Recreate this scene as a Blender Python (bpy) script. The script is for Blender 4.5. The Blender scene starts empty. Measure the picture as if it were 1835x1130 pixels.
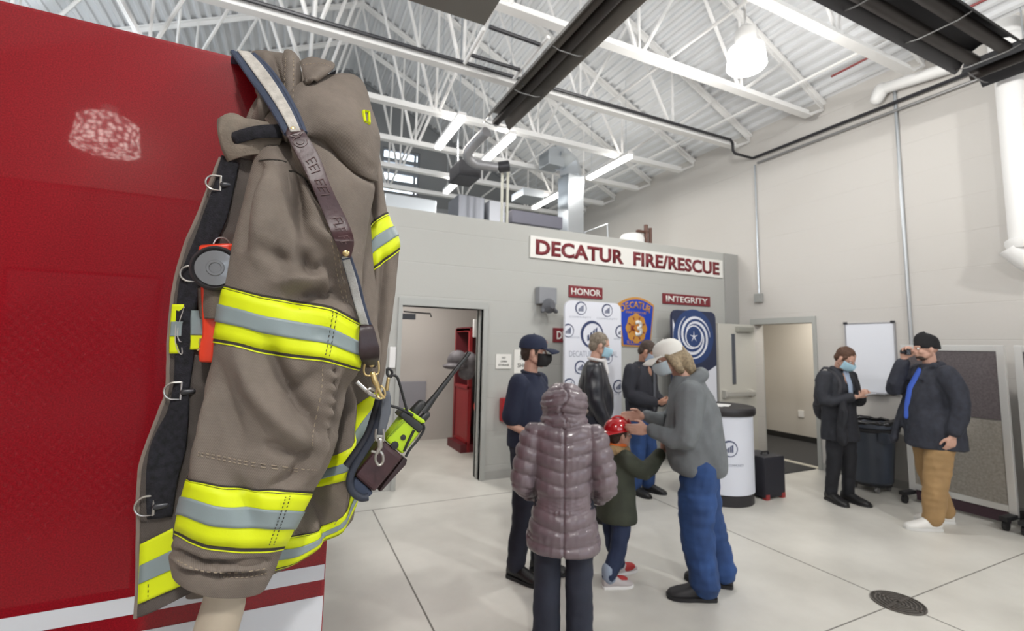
import bpy, bmesh, math, random
from mathutils import Vector as V, Matrix, noise
C = bpy.context.scene.collection
S = bpy.context.scene
PI = math.pi
# ---------------------------------------------------------------- camera
CX, CY, FP = 917.5, 534.41, 841.08
YAW, PITCH, ROLL, H = 0.44335, 0.09996, 0.0186, 1.64
_cy, _sy = math.cos(YAW), math.sin(YAW)
_f = V((_sy*math.cos(PITCH), _cy*math.cos(PITCH), math.sin(PITCH)))
_r = V((_cy, -_sy, 0)); _u = _r.cross(_f)
_r = (math.cos(ROLL)*_r + math.sin(ROLL)*_u).normalized(); _u = _r.cross(_f).normalized()
cd = bpy.data.cameras.new('camera'); cam = bpy.data.objects.new('camera', cd); C.objects.link(cam)
cam.matrix_world = Matrix(((_r.x, _u.x, -_f.x, 0), (_r.y, _u.y, -_f.y, 0), (_r.z, _u.z, -_f.z, H), (0, 0, 0, 1)))
cd.sensor_width = 36; cd.lens = FP*36/1835; cd.shift_y = -(565-CY)/1835
cd.clip_start = 0.05; cd.clip_end = 200
cd.dof.use_dof = True; cd.dof.focus_distance = 0.93; cd.dof.aperture_fstop = 5.0
S.camera = cam
S.view_settings.view_transform = 'Standard'; S.view_settings.look = 'None'
S.view_settings.gamma = 1; S.view_settings.exposure = -0.38; S.view_settings.use_curve_mapping = False
# ---------------------------------------------------------------- world: overcast daylight
w = bpy.data.worlds.new('sky'); S.world = w; w.use_nodes = True
bg = w.node_tree.nodes['Background']; bg.inputs[0].default_value = (0.86, 0.93, 1.0, 1); bg.inputs[1].default_value = 6.5
S.cycles.max_bounces = 6; S.cycles.diffuse_bounces = 4; S.cycles.glossy_bounces = 3
S.cycles.sample_clamp_indirect = 6
def lamp(name, loc, power, size, rot=(0,0,0), col=(1,.96,.9), shape='DISK', sy=None):
    l = bpy.data.lights.new(name, 'AREA'); l.energy = power; l.size = size; l.color = col; l.shape = shape
    if sy: l.size_y = sy
    o = bpy.data.objects.new(name, l); C.objects.link(o); o.location = loc; o.rotation_euler = rot; return o
# ---------------------------------------------------------------- pixel -> point in the room
def ray(x, y):
    return _r*((x-CX)/FP) - _u*((y-CY)/FP) + _f
def onZ(x, y, z=0): d = ray(x, y); return V((0,0,H)) + d*((z-H)/d.z)
def onY(x, y, Y): d = ray(x, y); return V((0,0,H)) + d*(Y/d.y)
def onX(x, y, X): d = ray(x, y); return V((0,0,H)) + d*(X/d.x)
# ---------------------------------------------------------------- materials
MATS = {}
def mat(name, col=(.5,.5,.5), rough=.5, metal=0, emit=None, es=0, bump=None, noise_col=None, coat=0, trans=0, alpha=1, sheen=0):
    if name in MATS: return MATS[name]
    m = bpy.data.materials.new(name); m.use_nodes = True; nt = m.node_tree; b = nt.nodes['Principled BSDF']
    b.inputs['Base Color'].default_value = (*col, 1); b.inputs['Roughness'].default_value = rough; b.inputs['Metallic'].default_value = metal
    b.inputs['Coat Weight'].default_value = coat; b.inputs['Transmission Weight'].default_value = trans; b.inputs['Alpha'].default_value = alpha
    b.inputs['Sheen Weight'].default_value = sheen
    if emit: b.inputs['Emission Color'].default_value = (*emit, 1); b.inputs['Emission Strength'].default_value = es
    tc = nt.nodes.new('ShaderNodeTexCoord')
    if noise_col:   # (scale, amount)
        n = nt.nodes.new('ShaderNodeTexNoise'); n.inputs['Scale'].default_value = noise_col[0]; n.inputs['Detail'].default_value = 5
        nt.links.new(tc.outputs['Object'], n.inputs['Vector'])
        r = nt.nodes.new('ShaderNodeValToRGB'); a = noise_col[1]
        r.color_ramp.elements[0].position = .3; r.color_ramp.elements[1].position = .7
        r.color_ramp.elements[0].color = (*[c*(1-a) for c in col], 1); r.color_ramp.elements[1].color = (*[min(1, c*(1+a)) for c in col], 1)
        nt.links.new(n.outputs[0], r.inputs[0]); nt.links.new(r.outputs[0], b.inputs['Base Color'])
    if bump:        # (scale, strength[, distance])
        n = nt.nodes.new('ShaderNodeTexNoise'); n.inputs['Scale'].default_value = bump[0]; n.inputs['Detail'].default_value = 4
        nt.links.new(tc.outputs['Object'], n.inputs['Vector'])
        bp = nt.nodes.new('ShaderNodeBump'); bp.inputs['Strength'].default_value = bump[1]; bp.inputs['Distance'].default_value = bump[2] if len(bump) > 2 else .01
        nt.links.new(n.outputs[0], bp.inputs['Height']); nt.links.new(bp.outputs[0], b.inputs['Normal'])
    MATS[name] = m; return m
def node(m, t): return m.node_tree.nodes.new(t)
def link(m, a, b): m.node_tree.links.new(a, b)
# ---------------------------------------------------------------- mesh builder (world coordinates)
class MB:
    def __init__(s): s.bm = bmesh.new(); s.mi = 0
    def face(s, vs):
        try: f = s.bm.faces.new(vs); f.material_index = s.mi; f.smooth = True; return f
        except ValueError: return None
    def box(s, a, b, bev=0, rot=None, piv=None):
        a, b = V(a), V(b); c = (a+b)/2; d = (b-a)/2
        M = Matrix.Translation(c) @ Matrix.Diagonal((abs(d.x)*2, abs(d.y)*2, abs(d.z)*2, 1))
        if rot: 
            p = V(piv) if piv else c; M = Matrix.Translation(p) @ rot.to_4x4() @ Matrix.Translation(-p) @ M
        g = bmesh.ops.create_cube(s.bm, size=1, matrix=M)
        fs = {f for v in g['verts'] for f in v.link_faces}
        for f in fs: f.material_index = s.mi
        if bev:
            es = {e for v in g['verts'] for e in v.link_edges}
            r = bmesh.ops.bevel(s.bm, geom=list(es), offset=bev, segments=2, affect='EDGES', profile=.7)
            for f in r['faces']: f.material_index = s.mi
        return s
    def rings(s, rs, cap=True, closed=True):
        prev = None; first = None
        for r in rs:
            vs = [s.bm.verts.new(p) for p in r]
            if prev:
                n = len(vs)
                for i in range(n if closed else n-1):
                    s.face((prev[i], prev[(i+1) % n], vs[(i+1) % n], vs[i]))
            else: first = vs
            prev = vs
        if cap and closed: s.face(list(reversed(first))); s.face(prev)
        return s
    def tube(s, pts, r, n=10, cap=True, flat=1.0, up=None, smooth=0):
        pts = [V(p) for p in pts]
        if smooth: 
            rr = r if hasattr(r, '__len__') else [r]*len(pts)
            q = catmull([tuple(p)+(k,) for p, k in zip(pts, rr)], smooth); pts = [V(x[:3]) for x in q]; r = [x[3] for x in q]
        rr = r if hasattr(r, '__len__') else [r]*len(pts)
        rs = []; up0 = V(up) if up else None; pn = None
        for i, p in enumerate(pts):
            t = (pts[min(i+1, len(pts)-1)] - pts[max(i-1, 0)]).normalized()
            if up0: a = up0 - t*up0.dot(t)
            elif pn is None: a = t.orthogonal()
            else: a = pn - t*pn.dot(t)
            a.normalize(); pn = a; b = t.cross(a)
            rs.append([p + a*rr[i]*math.cos(2*PI*k/n) + b*rr[i]*flat*math.sin(2*PI*k/n) for k in range(n)])
        return s.rings(rs, cap)
    def cyl(s, a, b, r, r2=None, n=20): return s.tube([a, b], [r, r if r2 is None else r2], n)
    def limb(s, pts, rs, n=14, smooth=0, flat=1.0, up=None):
        """tapered chain with round ends"""
        pts = [V(p) for p in pts]
        if smooth:
            q = catmull([tuple(p)+(k,) for p, k in zip(pts, rs)], smooth); pts = [V(x[:3]) for x in q]; rs = [x[3] for x in q]
        d0 = (pts[0]-pts[1]).normalized(); d1 = (pts[-1]-pts[-2]).normalized()
        P = []; R = []
        for a in (80, 55, 28): P.append(pts[0] + d0*rs[0]*math.sin(math.radians(a))); R.append(rs[0]*math.cos(math.radians(a)))
        P += pts; R += list(rs)
        for a in (28, 55, 80): P.append(pts[-1] + d1*rs[-1]*math.sin(math.radians(a))); R.append(rs[-1]*math.cos(math.radians(a)))
        return s.tube(P, R, n, flat=flat, up=up)
    def ball(s, c, r, seg=16, rot=None):
        r = (r, r, r) if not hasattr(r, '__len__') else r
        M = Matrix.Translation(V(c)) @ (rot.to_4x4() if rot else Matrix.Identity(4)) @ Matrix.Diagonal((*r, 1))
        g = bmesh.ops.create_uvsphere(s.bm, u_segments=seg, v_segments=max(6, seg*2//3), radius=1, matrix=M)
        for v in g['verts']:
            for f in v.link_faces: f.material_index = s.mi; f.smooth = True
        return s
    def lathe(s, c, prof, n=24, axis='Z', cap=True):
        c = V(c); rs = []
        for r, z in prof:
            ring = []
            for k in range(n):
                a = 2*PI*k/n; p = V((r*math.cos(a), r*math.sin(a), z))
                if axis == 'Y': p = V((p.x, -p.z, p.y))
                if axis == 'X': p = V((p.z, p.x, p.y))
                ring.append(c+p)
            rs.append(ring)
        return s.rings(rs, cap)
    def prism(s, poly, d):
        """closed outline extruded by vector d"""
        d = V(d); a = [s.bm.verts.new(V(p)) for p in poly]; b = [s.bm.verts.new(V(p)+d) for p in poly]; n = len(a)
        for i in range(n): 
            f = s.face((a[i], a[(i+1) % n], b[(i+1) % n], b[i]))
            if f: f.smooth = False
        for f in (s.face(list(reversed(a))), s.face(b)):
            if f: f.smooth = False
        return s
    def grid(s, G):
        vs = [[s.bm.verts.new(p) for p in row] for row in G]
        for i in range(len(vs)-1):
            for j in range(len(vs[0])-1): s.face((vs[i][j], vs[i+1][j], vs[i+1][j+1], vs[i][j+1]))
        return s
def catmull(P, n):
    out = []
    for i in range(len(P)-1):
        p0, p1, p2, p3 = P[max(i-1, 0)], P[i], P[i+1], P[min(i+2, len(P)-1)]
        for k in range(n):
            t = k/n
            out.append(tuple(.5*(2*b + (c-a)*t + (2*a-5*b+4*c-d)*t*t + (3*b-a-3*c+d)*t**3) for a, b, c, d in zip(p0, p1, p2, p3)))
    out.append(tuple(P[-1])); return out
LOC = {}
def thing(name, label, cat, loc=(0,0,0), rotz=0, group=None):
    o = bpy.data.objects.new(name, None); C.objects.link(o); o.location = loc; o.rotation_euler = (0,0,rotz)
    o.empty_display_size = .05
    o['label'] = label; o['category'] = cat
    if group: o['group'] = group
    LOC[o] = V(loc); return o
def part(name, mb, m, parent=None, label=None, local=False, auto=True, mods=None):
    me = bpy.data.meshes.new(name); bm = mb.bm
    off = LOC.get(parent, V((0,0,0))) if not local else V((0,0,0))
    if off.length: bmesh.ops.translate(bm, verts=bm.verts, vec=-off)
    bmesh.ops.recalc_face_normals(bm, faces=bm.faces)
    if auto:
        for e in bm.edges:
            if len(e.link_faces) == 2:
                an = e.calc_face_angle(0)
                if an > .6: e.smooth = False
                elif an > .03:
                    a0, a1 = e.link_faces[0].calc_area(), e.link_faces[1].calc_area()
                    if max(a0, a1) > 8*min(a0, a1): e.smooth = False
        for f in bm.faces: f.smooth = True
    bm.to_mesh(me); bm.free()
    for x in (m if isinstance(m, (list, tuple)) else [m]): me.materials.append(x)
    o = bpy.data.objects.new(name, me); C.objects.link(o)
    if parent: o.parent = parent
    LOC[o] = off if not local else V((0,0,0))
    if label: o['label'] = label
    return o
def tag(o, label, cat, group=None):
    o['label'] = label; o['category'] = cat
    if group: o['group'] = group
    return o
def struct(name, mb, m, parent=None, **k):
    o = part(name, mb, m, parent, **k)
    if not parent: o['kind'] = 'structure'
    return o
def copytree(o, delta=(0,0,0), label=None, group=None, parent=None):
    c = o.copy(); C.objects.link(c)
    if parent: c.parent = parent
    else:
        c.location = o.location + V(delta)
        if label: c['label'] = label
        if group: c['group'] = group
    for ch in list(o.children): copytree(ch, parent=c)
    return c
FONTW = {}
def text_mesh(txt, height, bold=0.0, depth=.004, squeeze=1.0, width=None, space=1.0):
    """lettering as a mesh in the XZ plane facing -Y, centred on origin; returns bmesh"""
    cu = bpy.data.curves.new('lettering', 'FONT'); cu.body = txt; cu.size = 1; cu.extrude = 0; cu.offset = bold; cu.align_x = 'CENTER'; cu.align_y = 'CENTER'; cu.space_character = space
    cu.resolution_u = 3
    o = bpy.data.objects.new('lettering', cu); C.objects.link(o); dg = bpy.context.evaluated_depsgraph_get()
    me = bpy.data.meshes.new_from_object(o.evaluated_get(dg)); bpy.data.objects.remove(o)
    bm = bmesh.new(); bm.from_mesh(me); bpy.data.meshes.remove(me)
    xs = [v.co.x for v in bm.verts]; ys = [v.co.y for v in bm.verts]
    cx, cz = (min(xs)+max(xs))/2, (min(ys)+max(ys))/2; sz = height/(max(ys)-min(ys)); sx = (width/(max(xs)-min(xs))) if width else sz*squeeze
    for v in bm.verts: v.co = V(((v.co.x-cx)*sx, 0, (v.co.y-cz)*sz))
    g = bmesh.ops.extrude_face_region(bm, geom=bm.faces[:])
    bmesh.ops.translate(bm, verts=[x for x in g['geom'] if isinstance(x, bmesh.types.BMVert)], vec=(0, -depth, 0))
    return bm
def put_text(txt, centre, height, m, parent, name='lettering', rot=0, **k):
    mb = MB(); mb.bm.free(); mb.bm = text_mesh(txt, height, **k)
    bmesh.ops.transform(mb.bm, matrix=Matrix.Translation(V(centre)) @ Matrix.Rotation(rot, 4, 'Z'), verts=mb.bm.verts)
    return part(name, mb, m, parent, auto=False)
# ================================================================= THE ROOM
YB = 5.478; RX = 6.82; XL = -5.02; RIDGE = 0.9; ZE = 5.22; ZR = 8.05; YEND = 11.2; YF = -7.0
SL = (ZR-ZE)/(RX-RIDGE)
def blockmat(name, col, axis, rough=.62):
    m = mat(name, col, rough); nt = m.node_tree; b = nt.nodes['Principled BSDF']
    tc = [n for n in nt.nodes if n.type == 'TEX_COORD'][0]
    sp = node(m, 'ShaderNodeSeparateXYZ'); link(m, tc.outputs['Object'], sp.inputs[0]); cb = node(m, 'ShaderNodeCombineXYZ')
    link(m, sp.outputs[0 if axis == 'x' else 1], cb.inputs[0])
    ad = node(m, 'ShaderNodeMath'); ad.operation = 'ADD'; ad.inputs[1].default_value = -.17+.406; link(m, sp.outputs[2], ad.inputs[0]); link(m, ad.outputs[0], cb.inputs[1])
    br = node(m, 'ShaderNodeTexBrick'); br.inputs['Scale'].default_value = 1; br.inputs['Brick Width'].default_value = 60; br.inputs['Row Height'].default_value = .406
    br.inputs['Mortar Size'].default_value = .006; br.inputs['Mortar Smooth'].default_value = .6
    link(m, cb.outputs[0], br.inputs[0])
    n = node(m, 'ShaderNodeTexNoise'); n.inputs['Scale'].default_value = 40; link(m, tc.outputs['Object'], n.inputs[0])
    b1 = node(m, 'ShaderNodeBump'); b1.inputs['Distance'].default_value = .006; b1.inputs['Strength'].default_value = .42; b1.invert = True; link(m, br.outputs['Fac'], b1.inputs['Height'])
    b2 = node(m, 'ShaderNodeBump'); b2.inputs['Distance'].default_value = .002; b2.inputs['Strength'].default_value = .25; link(m, n.outputs[0], b2.inputs['Height']); link(m, b1.outputs[0], b2.inputs['Normal'])
    link(m, b2.outputs[0], b.inputs['Normal']); return m
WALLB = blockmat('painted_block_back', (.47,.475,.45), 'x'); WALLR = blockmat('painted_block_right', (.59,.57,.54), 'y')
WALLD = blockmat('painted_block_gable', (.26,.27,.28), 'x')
WHITE = mat('white_steel', (.80,.80,.79), .45); WHITEP = mat('white_plastic', (.85,.85,.84), .4)
DECK = mat('white_deck', (.76,.775,.79), .5)
DARK = mat('dark_steel', (.035,.035,.04), .4, .3); GREY = mat('grey_paint', (.33,.34,.33), .5); GALV = mat('galvanised', (.62,.66,.70), .28, .9)
FRAME = mat('door_frame_grey', (.42,.43,.41), .4); DOORC = mat('door_leaf_beige', (.60,.585,.53), .42)
BLACK = mat('black_rubber', (.012,.012,.014), .55)
# floor: sealed concrete with mottling and saw-cut joints
def floormat():
    m = mat('sealed_concrete', (.5,.5,.47), .3); b = m.node_tree.nodes['Principled BSDF']; tc = [n for n in m.node_tree.nodes if n.type == 'TEX_COORD'][0]
    n1 = node(m, 'ShaderNodeTexNoise'); n1.inputs['Scale'].default_value = 1.1; n1.inputs['Detail'].default_value = 5; n1.inputs['Roughness'].default_value = .55
    link(m, tc.outputs['Object'], n1.inputs[0])
    r = node(m, 'ShaderNodeValToRGB'); e = r.color_ramp.elements; e[0].position = .3; e[1].position = .72
    e[0].color = (.55,.535,.49,1); e[1].color = (.76,.745,.69,1); link(m, n1.outputs[0], r.inputs[0])
    link(m, r.outputs[0], b.inputs['Base Color'])
    n2 = node(m, 'ShaderNodeTexNoise'); n2.inputs['Scale'].default_value = 6; link(m, tc.outputs['Object'], n2.inputs[0])
    mr = node(m, 'ShaderNodeMapRange'); mr.inputs[3].default_value = .38; mr.inputs[4].default_value = .42; link(m, n2.outputs[0], mr.inputs[0]); link(m, mr.outputs[0], b.inputs['Roughness'])
    return m
FLOOR = floormat()
f = MB(); f.box((XL-.3, YF, -.2), (RX+3.5, YB+6, 0)); struct('floor', f, FLOOR)
JOINT = mat('joint_dark', (.22,.21,.19), .8)
j1 = onZ(668, 893); j2 = onZ(757, 1128)
g = MB(); X0 = (j1.x+j2.x)/2
g.box((X0-.005, YF, .0005), (X0+.005, 4.93, .0015)); struct('trim_1', g, JOINT)
dr = onZ(1609, 1080)
g = MB(); a1 = onZ(1510, 1128); a2 = onZ(1835, 1000); 
g.box((XL, dr.y-.004, .0005), (RX-.03, dr.y+.004, .0015)); struct('trim_2', g, JOINT)
g = MB(); g.box((dr.x-.004, YF, .0005), (dr.x+.004, YB-.03, .0015)); struct('trim_3', g, JOINT)
g = MB(); g.box((XL, 4.93, .0005), (RX-.03, 4.938, .0015)); struct('trim_4', g, JOINT)
# back wall with doorway 1
D1L, D1R, D1H = 1.19, 2.205, 2.085
g = MB(); T = .2
g.box((XL, YB, 0), (D1L, YB+T, 3.24)); g.box((D1R, YB, 0), (RX-.32, YB+T, 3.24)); g.box((D1L, YB, D1H), (D1R, YB+T, 3.24))
struct('wall_back', g, WALLB)
g = MB(); g.box((RX-.32, YB-.02, 0), (RX-.005, YB+T, 3.24)); struct('trim_5', g, mat('pilaster_grey', (.36,.36,.345), .6))
# right wall with doorway 2
D2A, D2B, D2H = 4.24, 5.19, 2.05
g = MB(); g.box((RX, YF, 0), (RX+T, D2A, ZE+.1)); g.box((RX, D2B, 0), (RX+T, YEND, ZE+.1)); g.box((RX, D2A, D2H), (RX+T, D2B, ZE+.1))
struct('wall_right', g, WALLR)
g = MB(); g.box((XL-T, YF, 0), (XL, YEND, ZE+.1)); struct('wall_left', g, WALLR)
g = MB(); GX = [(-4.5, -1.1), (-.7, 2.7), (3.1, 6.5)]
xs = [XL-T] + [v for q in GX for v in q] + [RX+T]
for i in range(0, len(xs), 2): g.box((xs[i], YF-T, 0), (xs[i+1], YF, 3.9))
g.prism([(XL-T, YF-T, 3.9), (RX+T, YF-T, 3.9), (RX+T, YF-T, ZE), (RIDGE, YF-T, ZR+.05), (XL-T, YF-T, ZE)], (0, T, 0)); struct('wall_front', g, WALLB)
for i, (x0, x1) in enumerate(GX):
    g = MB()
    for k in range(8): z = 3.9*k/7; g.box((x0, YF-.12, max(0, z-.05)), (x1, YF-.07, z+.05))
    for k in range(5): x = x0+(x1-x0)*k/4; g.box((x-.04, YF-.13, 0), (x+.04, YF-.06, 3.9))
    g.box((x0, YF-.11, 0), (x1, YF-.08, 1.1))
    d_ = struct('door_%d' % (i+3), g, mat('bay_door_red', (.25,.02,.03), .4)); d_['label'] = 'glazed sectional bay door, number %d from the left of the row' % (i+1) if False else ('solid panelled bay door nearest the truck', 'glazed bay door in the middle', 'glazed bay door by the right wall')[i]
    if i == 0:
        g = MB(); g.box((x0, YF-.10, 1.1), (x1, YF-.06, 3.9)); part('door_panel', g, mat('bay_panel_cream', (.30,.28,.26), .5), d_); continue
    g = MB(); g.box((x0, YF-.10, 1.1), (x1, YF-.095, 3.9)); part('pane', g, mat('glass', (.9,.95,1), .02, trans=1), d_)
# gable end wall far beyond the low partition, with a window opening
wa = onY(686, 262, YEND); wb = onY(750, 345, YEND); WX0, WX1, WZ0, WZ1 = wa.x, wb.x, wb.z-.1, wa.z
g = MB()
def gz(x): return ZR - abs(x-RIDGE)*SL
g.prism([(XL, YEND-.06, gz(XL)-.04), (RIDGE, YEND-.06, ZR-.04), (RX, YEND-.06, gz(RX)-.04), (RX, YEND-.06, gz(RX)+.1), (RIDGE, YEND-.06, ZR+.1), (XL, YEND-.06, gz(XL)+.1)], (0, .05, 0))
g.prism([(XL, YEND, 2.9), (WX0, YEND, 2.9), (WX0, YEND, gz(WX0)), (RIDGE, YEND, ZR), (XL, YEND, gz(XL))], (0, T, 0))
g.prism([(WX1, YEND, 2.9), (RX, YEND, 2.9), (RX, YEND, gz(RX)), (WX1, YEND, gz(WX1))], (0, T, 0))
g.prism([(WX0, YEND, 2.9), (WX1, YEND, 2.9), (WX1, YEND, WZ0), (WX0, YEND, WZ0)], (0, T, 0))
g.prism([(WX0, YEND, WZ1), (WX1, YEND, WZ1), (WX1, YEND, gz(WX1)), (RIDGE, YEND, ZR) if WX0 < RIDGE < WX1 else (WX1, YEND, gz(WX1)-.001), (WX0, YEND, gz(WX0))], (0, T, 0))
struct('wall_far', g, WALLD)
g = MB(); n = 4
g.box((WX0, YEND+.05, WZ0), (WX0+.05, YEND+.11, WZ1)); g.box((WX1-.13, YEND+.05, WZ0), (WX1-.07, YEND+.11, WZ1)); g.box((WX1-.04, YEND+.05, WZ0), (WX1, YEND+.11, WZ1))
for k in range(n+1):
    z = WZ0 + (WZ1-WZ0)*k/n; g.box((WX0, YEND+.04, z-.05), (WX1, YEND+.12, z+.05))
win = struct('window_1', g, mat('window_frame_grey', (.25,.27,.3), .4)); win['label'] = 'high four-pane window in the far gable wall'
g = MB(); g.box((WX0, YEND+.075, WZ0), (WX1, YEND+.082, WZ1)); part('pane', g, mat('glass', (.9,.95,1), .02, trans=1), win)
# mezzanine floor
g = MB(); g.box((XL, YB+T, 2.85), (RX, YEND, 3.0)); struct('trim_6', g, GREY)
# roof deck: corrugated, two slopes
def deck(x0, x1):
    mb = MB(); L = math.hypot(x1-x0, (x1-x0)*SL); n = int(L/.152); prof = []
    sg = 1 if x1 > x0 else -1; u = V((x1-x0, 0, -abs(x1-x0)*SL)).normalized(); nn = V((-u.z*0+0, 0, 0)); nn = V((sg*abs(u.z), 0, abs(u.x)))
    base = V((x0, 0, ZR))
    for i in range(n):
        s0 = i*L/n; w_ = L/n
        for a, h in ((0, 0), (.28, 0), (.40, .045), (.88, .045)): prof.append(base + u*(s0+a*w_) + nn*h)
    prof.append(base + u*L)
    up = [p + nn*.004 for p in reversed(prof)]
    lo = prof + up
    ys = (YF, YEND)
    rs = [[V((p.x, y, p.z)) for p in lo] for y in ys]
    mb.rings(rs, cap=False)
    return mb
for nm, a, b in (('ceiling', RIDGE, RX), ('ceiling', RIDGE, XL)): struct(nm, deck(a, b), DECK)
g = MB()
g.prism([(XL, YF+.02, ZE+.25), (RIDGE, YF+.02, ZR+.2), (RX, YF+.02, ZE+.25), (RX, YF+.02, ZE+.32), (RIDGE, YF+.02, ZR+.27), (XL, YF+.02, ZE+.32)], (0, YEND-YF, 0)); struct('ceiling', g, GREY)
# trusses
def truss(y):
    t = thing('roof_truss', 'white steel roof truss in the row of peaked trusses under the metal deck', 'roof truss', (RIDGE, y, 4.95), group='peaked roof trusses')
    mb = MB(); mb.box((XL+.35, y-.055, 4.93), (RX-.35, y+.055, 4.955)); mb.box((XL+.35, y-.012, 4.955), (RX-.35, y+.012, 5.03)); 
    mb.tube([(RX-.38, y, 4.95), (RX-.02, y, 5.12)], .022, 6); mb.tube([(XL+.38, y, 4.95), (XL+.02, y, 5.12)], .022, 6)
    part('bottom_chord', mb, WHITE, t)
    for sg, xe in ((1, RX), (-1, XL)):
        mb = MB(); d = .10
        mb.prism([(RIDGE, y-.055, ZR-.003), (xe-sg*.01, y-.055, ZE-.003), (xe-sg*.01, y-.055, ZE-.028), (RIDGE, y-.055, ZR-.028)], (0, .11, 0))
        mb.prism([(RIDGE, y-.01, ZR-.028), (xe-sg*.01, y-.01, ZE-.028), (xe-sg*.01, y-.01, ZE-d), (RIDGE, y-.01, ZR-d)], (0, .02, 0))
        part('top_chord', mb, WHITE, t)
    for sg, xe in ((1, RX), (-1, XL)):
        for k in (1, 2, 3):
            xb = RIDGE + sg*(-.0+ .0 + 1.68*k - .84)
            for dx in (-.84, 0, .84):
                xt = xb + sg*dx
                mb = MB(); mb.tube([(xb+sg*dx*.06, y, 5.0), (xt, y, gz(xt)-.05)], .024 if dx else .02, 6); part('web_member', mb, WHITE, t)
    return t
t0 = truss(5.15)
for k in (-4, -3, -2, -1, 1, 2, 3, 4): copytree(t0, (0, 1.2*k, 0))
# bridging rods along Y across the bottom chords
for i, x in enumerate((3.9, 5.75)):
    g = MB(); g.tube([(x, -.5, 5.07), (x, YEND, 5.07)], .02, 6)
    tag(part('bridging_rod', g, WHITE), ['white steel bridging rod across the trusses, nearer the roof ridge', 'white steel bridging rod across the trusses, nearer the right wall'][i], 'steel rod')
# ---- pipes
g = MB(); g.tube([(XL, 5.11, 4.975+.09), (6.3, 5.11, 4.975+.09)], .018, 8)
g2 = MB(); e1 = onX(1310, 255, 6.6); 
g2.tube([(XL+.1, 5.07, 5.0), (6.25, 5.07, 5.0), (6.3, 5.07, 4.95), (6.3, 5.07, 4.83), (6.35, 5.07, 4.79), (6.74, 5.07, 4.79), (6.76, 5.05, 4.79), (6.76, -1, 4.79)], .022, 8)
tag(part('gas_pipe', g2, DARK), 'black gas pipe along a truss then along the right wall', 'pipe'); g.bm.free()
g = MB(); g.tube([(RX-.04, 5.0, 4.69), (RX-.04, -1, 4.69)], .018, 8); tag(part('conduit', g, mat('conduit_grey', (.3,.3,.3), .4, .5)), 'thin grey conduit running just below the black gas pipe', 'conduit')
g = MB(); p = onX(1354, 292, RX); g.tube([(RX-.022, p.y, 4.68), (RX-.022, p.y, 2.52)], .014, 8); 
c1 = part('conduit', g, GALV); tag(c1, 'galvanised conduit dropping to a small box beside the corner of the right wall', 'conduit')
g = MB(); g.box((RX-.07, p.y-.06, 2.4), (RX-.001, p.y+.06, 2.54), .006); tag(part('junction_box', g, GREY), 'small grey junction box below the corner conduit', 'electrical box')
g = MB(); p = onX(1606, 178, RX); g.tube([(RX-.025, p.y, 5.1), (RX-.025, p.y, .9)], .019, 8); tag(part('conduit', g, GALV), 'tall galvanised conduit running down the right wall behind the man in the beanie', 'conduit')
# ---- radiant heaters
def radiant_beam(a, b, wdt, label, tubes=1):
    a, b = V(a), V(b); d = (b-a).normalized(); s = d.cross(V((0,0,1))).normalized()
    t = thing('radiant_heater', label, 'heater', a)
    prof = [(-wdt/2-.03, -.02), (-wdt/2, 0), (-wdt*.32, .13), (-wdt*.12, .17), (wdt*.12, .17), (wdt*.32, .13), (wdt/2, 0), (wdt/2+.03, -.02)]
    pr = prof + [(x*.97, z+.012) for x, z in reversed(prof)]
    mb = MB(); mb.rings([[p + s*x + V((0,0,z)) for x, z in pr] for p in (a, b)], cap=True)
    part('reflector', mb, REFL, t)
    offs = (0,) if tubes == 1 else (-wdt*.24, wdt*.24)
    for o in offs:
        mb = MB(); mb.tube([a + s*o + V((0,0,.04)), b + s*o + V((0,0,.04))], .052, 12); part('burner_tube', mb, TUBE, t)
    L = (b-a).length; k = max(2, int(L/.8))
    for i in range(k+1):
        p = a + d*(.05+(L-.1)*i/k); mb = MB(); mb.tube([p - s*wdt*.5, p - s*wdt*.3+V((0,0,-.02)), p + s*wdt*.3+V((0,0,-.02)), p + s*wdt*.5], .006, 6); part('bracket', mb, mat('bracket_grey', (.2,.2,.2), .5, .3), t)
    for i in (0, 1):
        p = a + d*L*(.15+.7*i); mb = MB(); mb.tube([p + V((0,0,.15)), p + V((0,0,4.94-a.z))], .006, 6); part('hanger_rod', mb, GALV, t)
    return t
REFL = mat('heater_reflector', (.16,.145,.13), .33, .75); TUBE = mat('heater_tube', (.035,.03,.028), .5, .4)
hz = 4.5; pa = onZ(885, 228, hz); pb = onZ(1107, 0, hz)
hx = (pa.x+pb.x)/2
radiant_beam((hx, pa.y-.05, hz), (hx, .2, hz), .34, 'long brown-grey radiant tube heater hanging toward the partition wall')
REFL2 = mat('heater_reflector_black', (.05,.05,.055), .4, .6)
REFL = REFL2
hz = 4.42; 
radiant_beam((3.0, 1.86, hz), (5.84, 1.86, hz), .46, 'black twin-tube radiant heater crossing the upper right of the bay', 2)
radiant_beam((6.13, 2.1, hz), (6.13, -.5, hz), .42, 'short black radiant heater section turning toward the right wall', 1)
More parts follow.
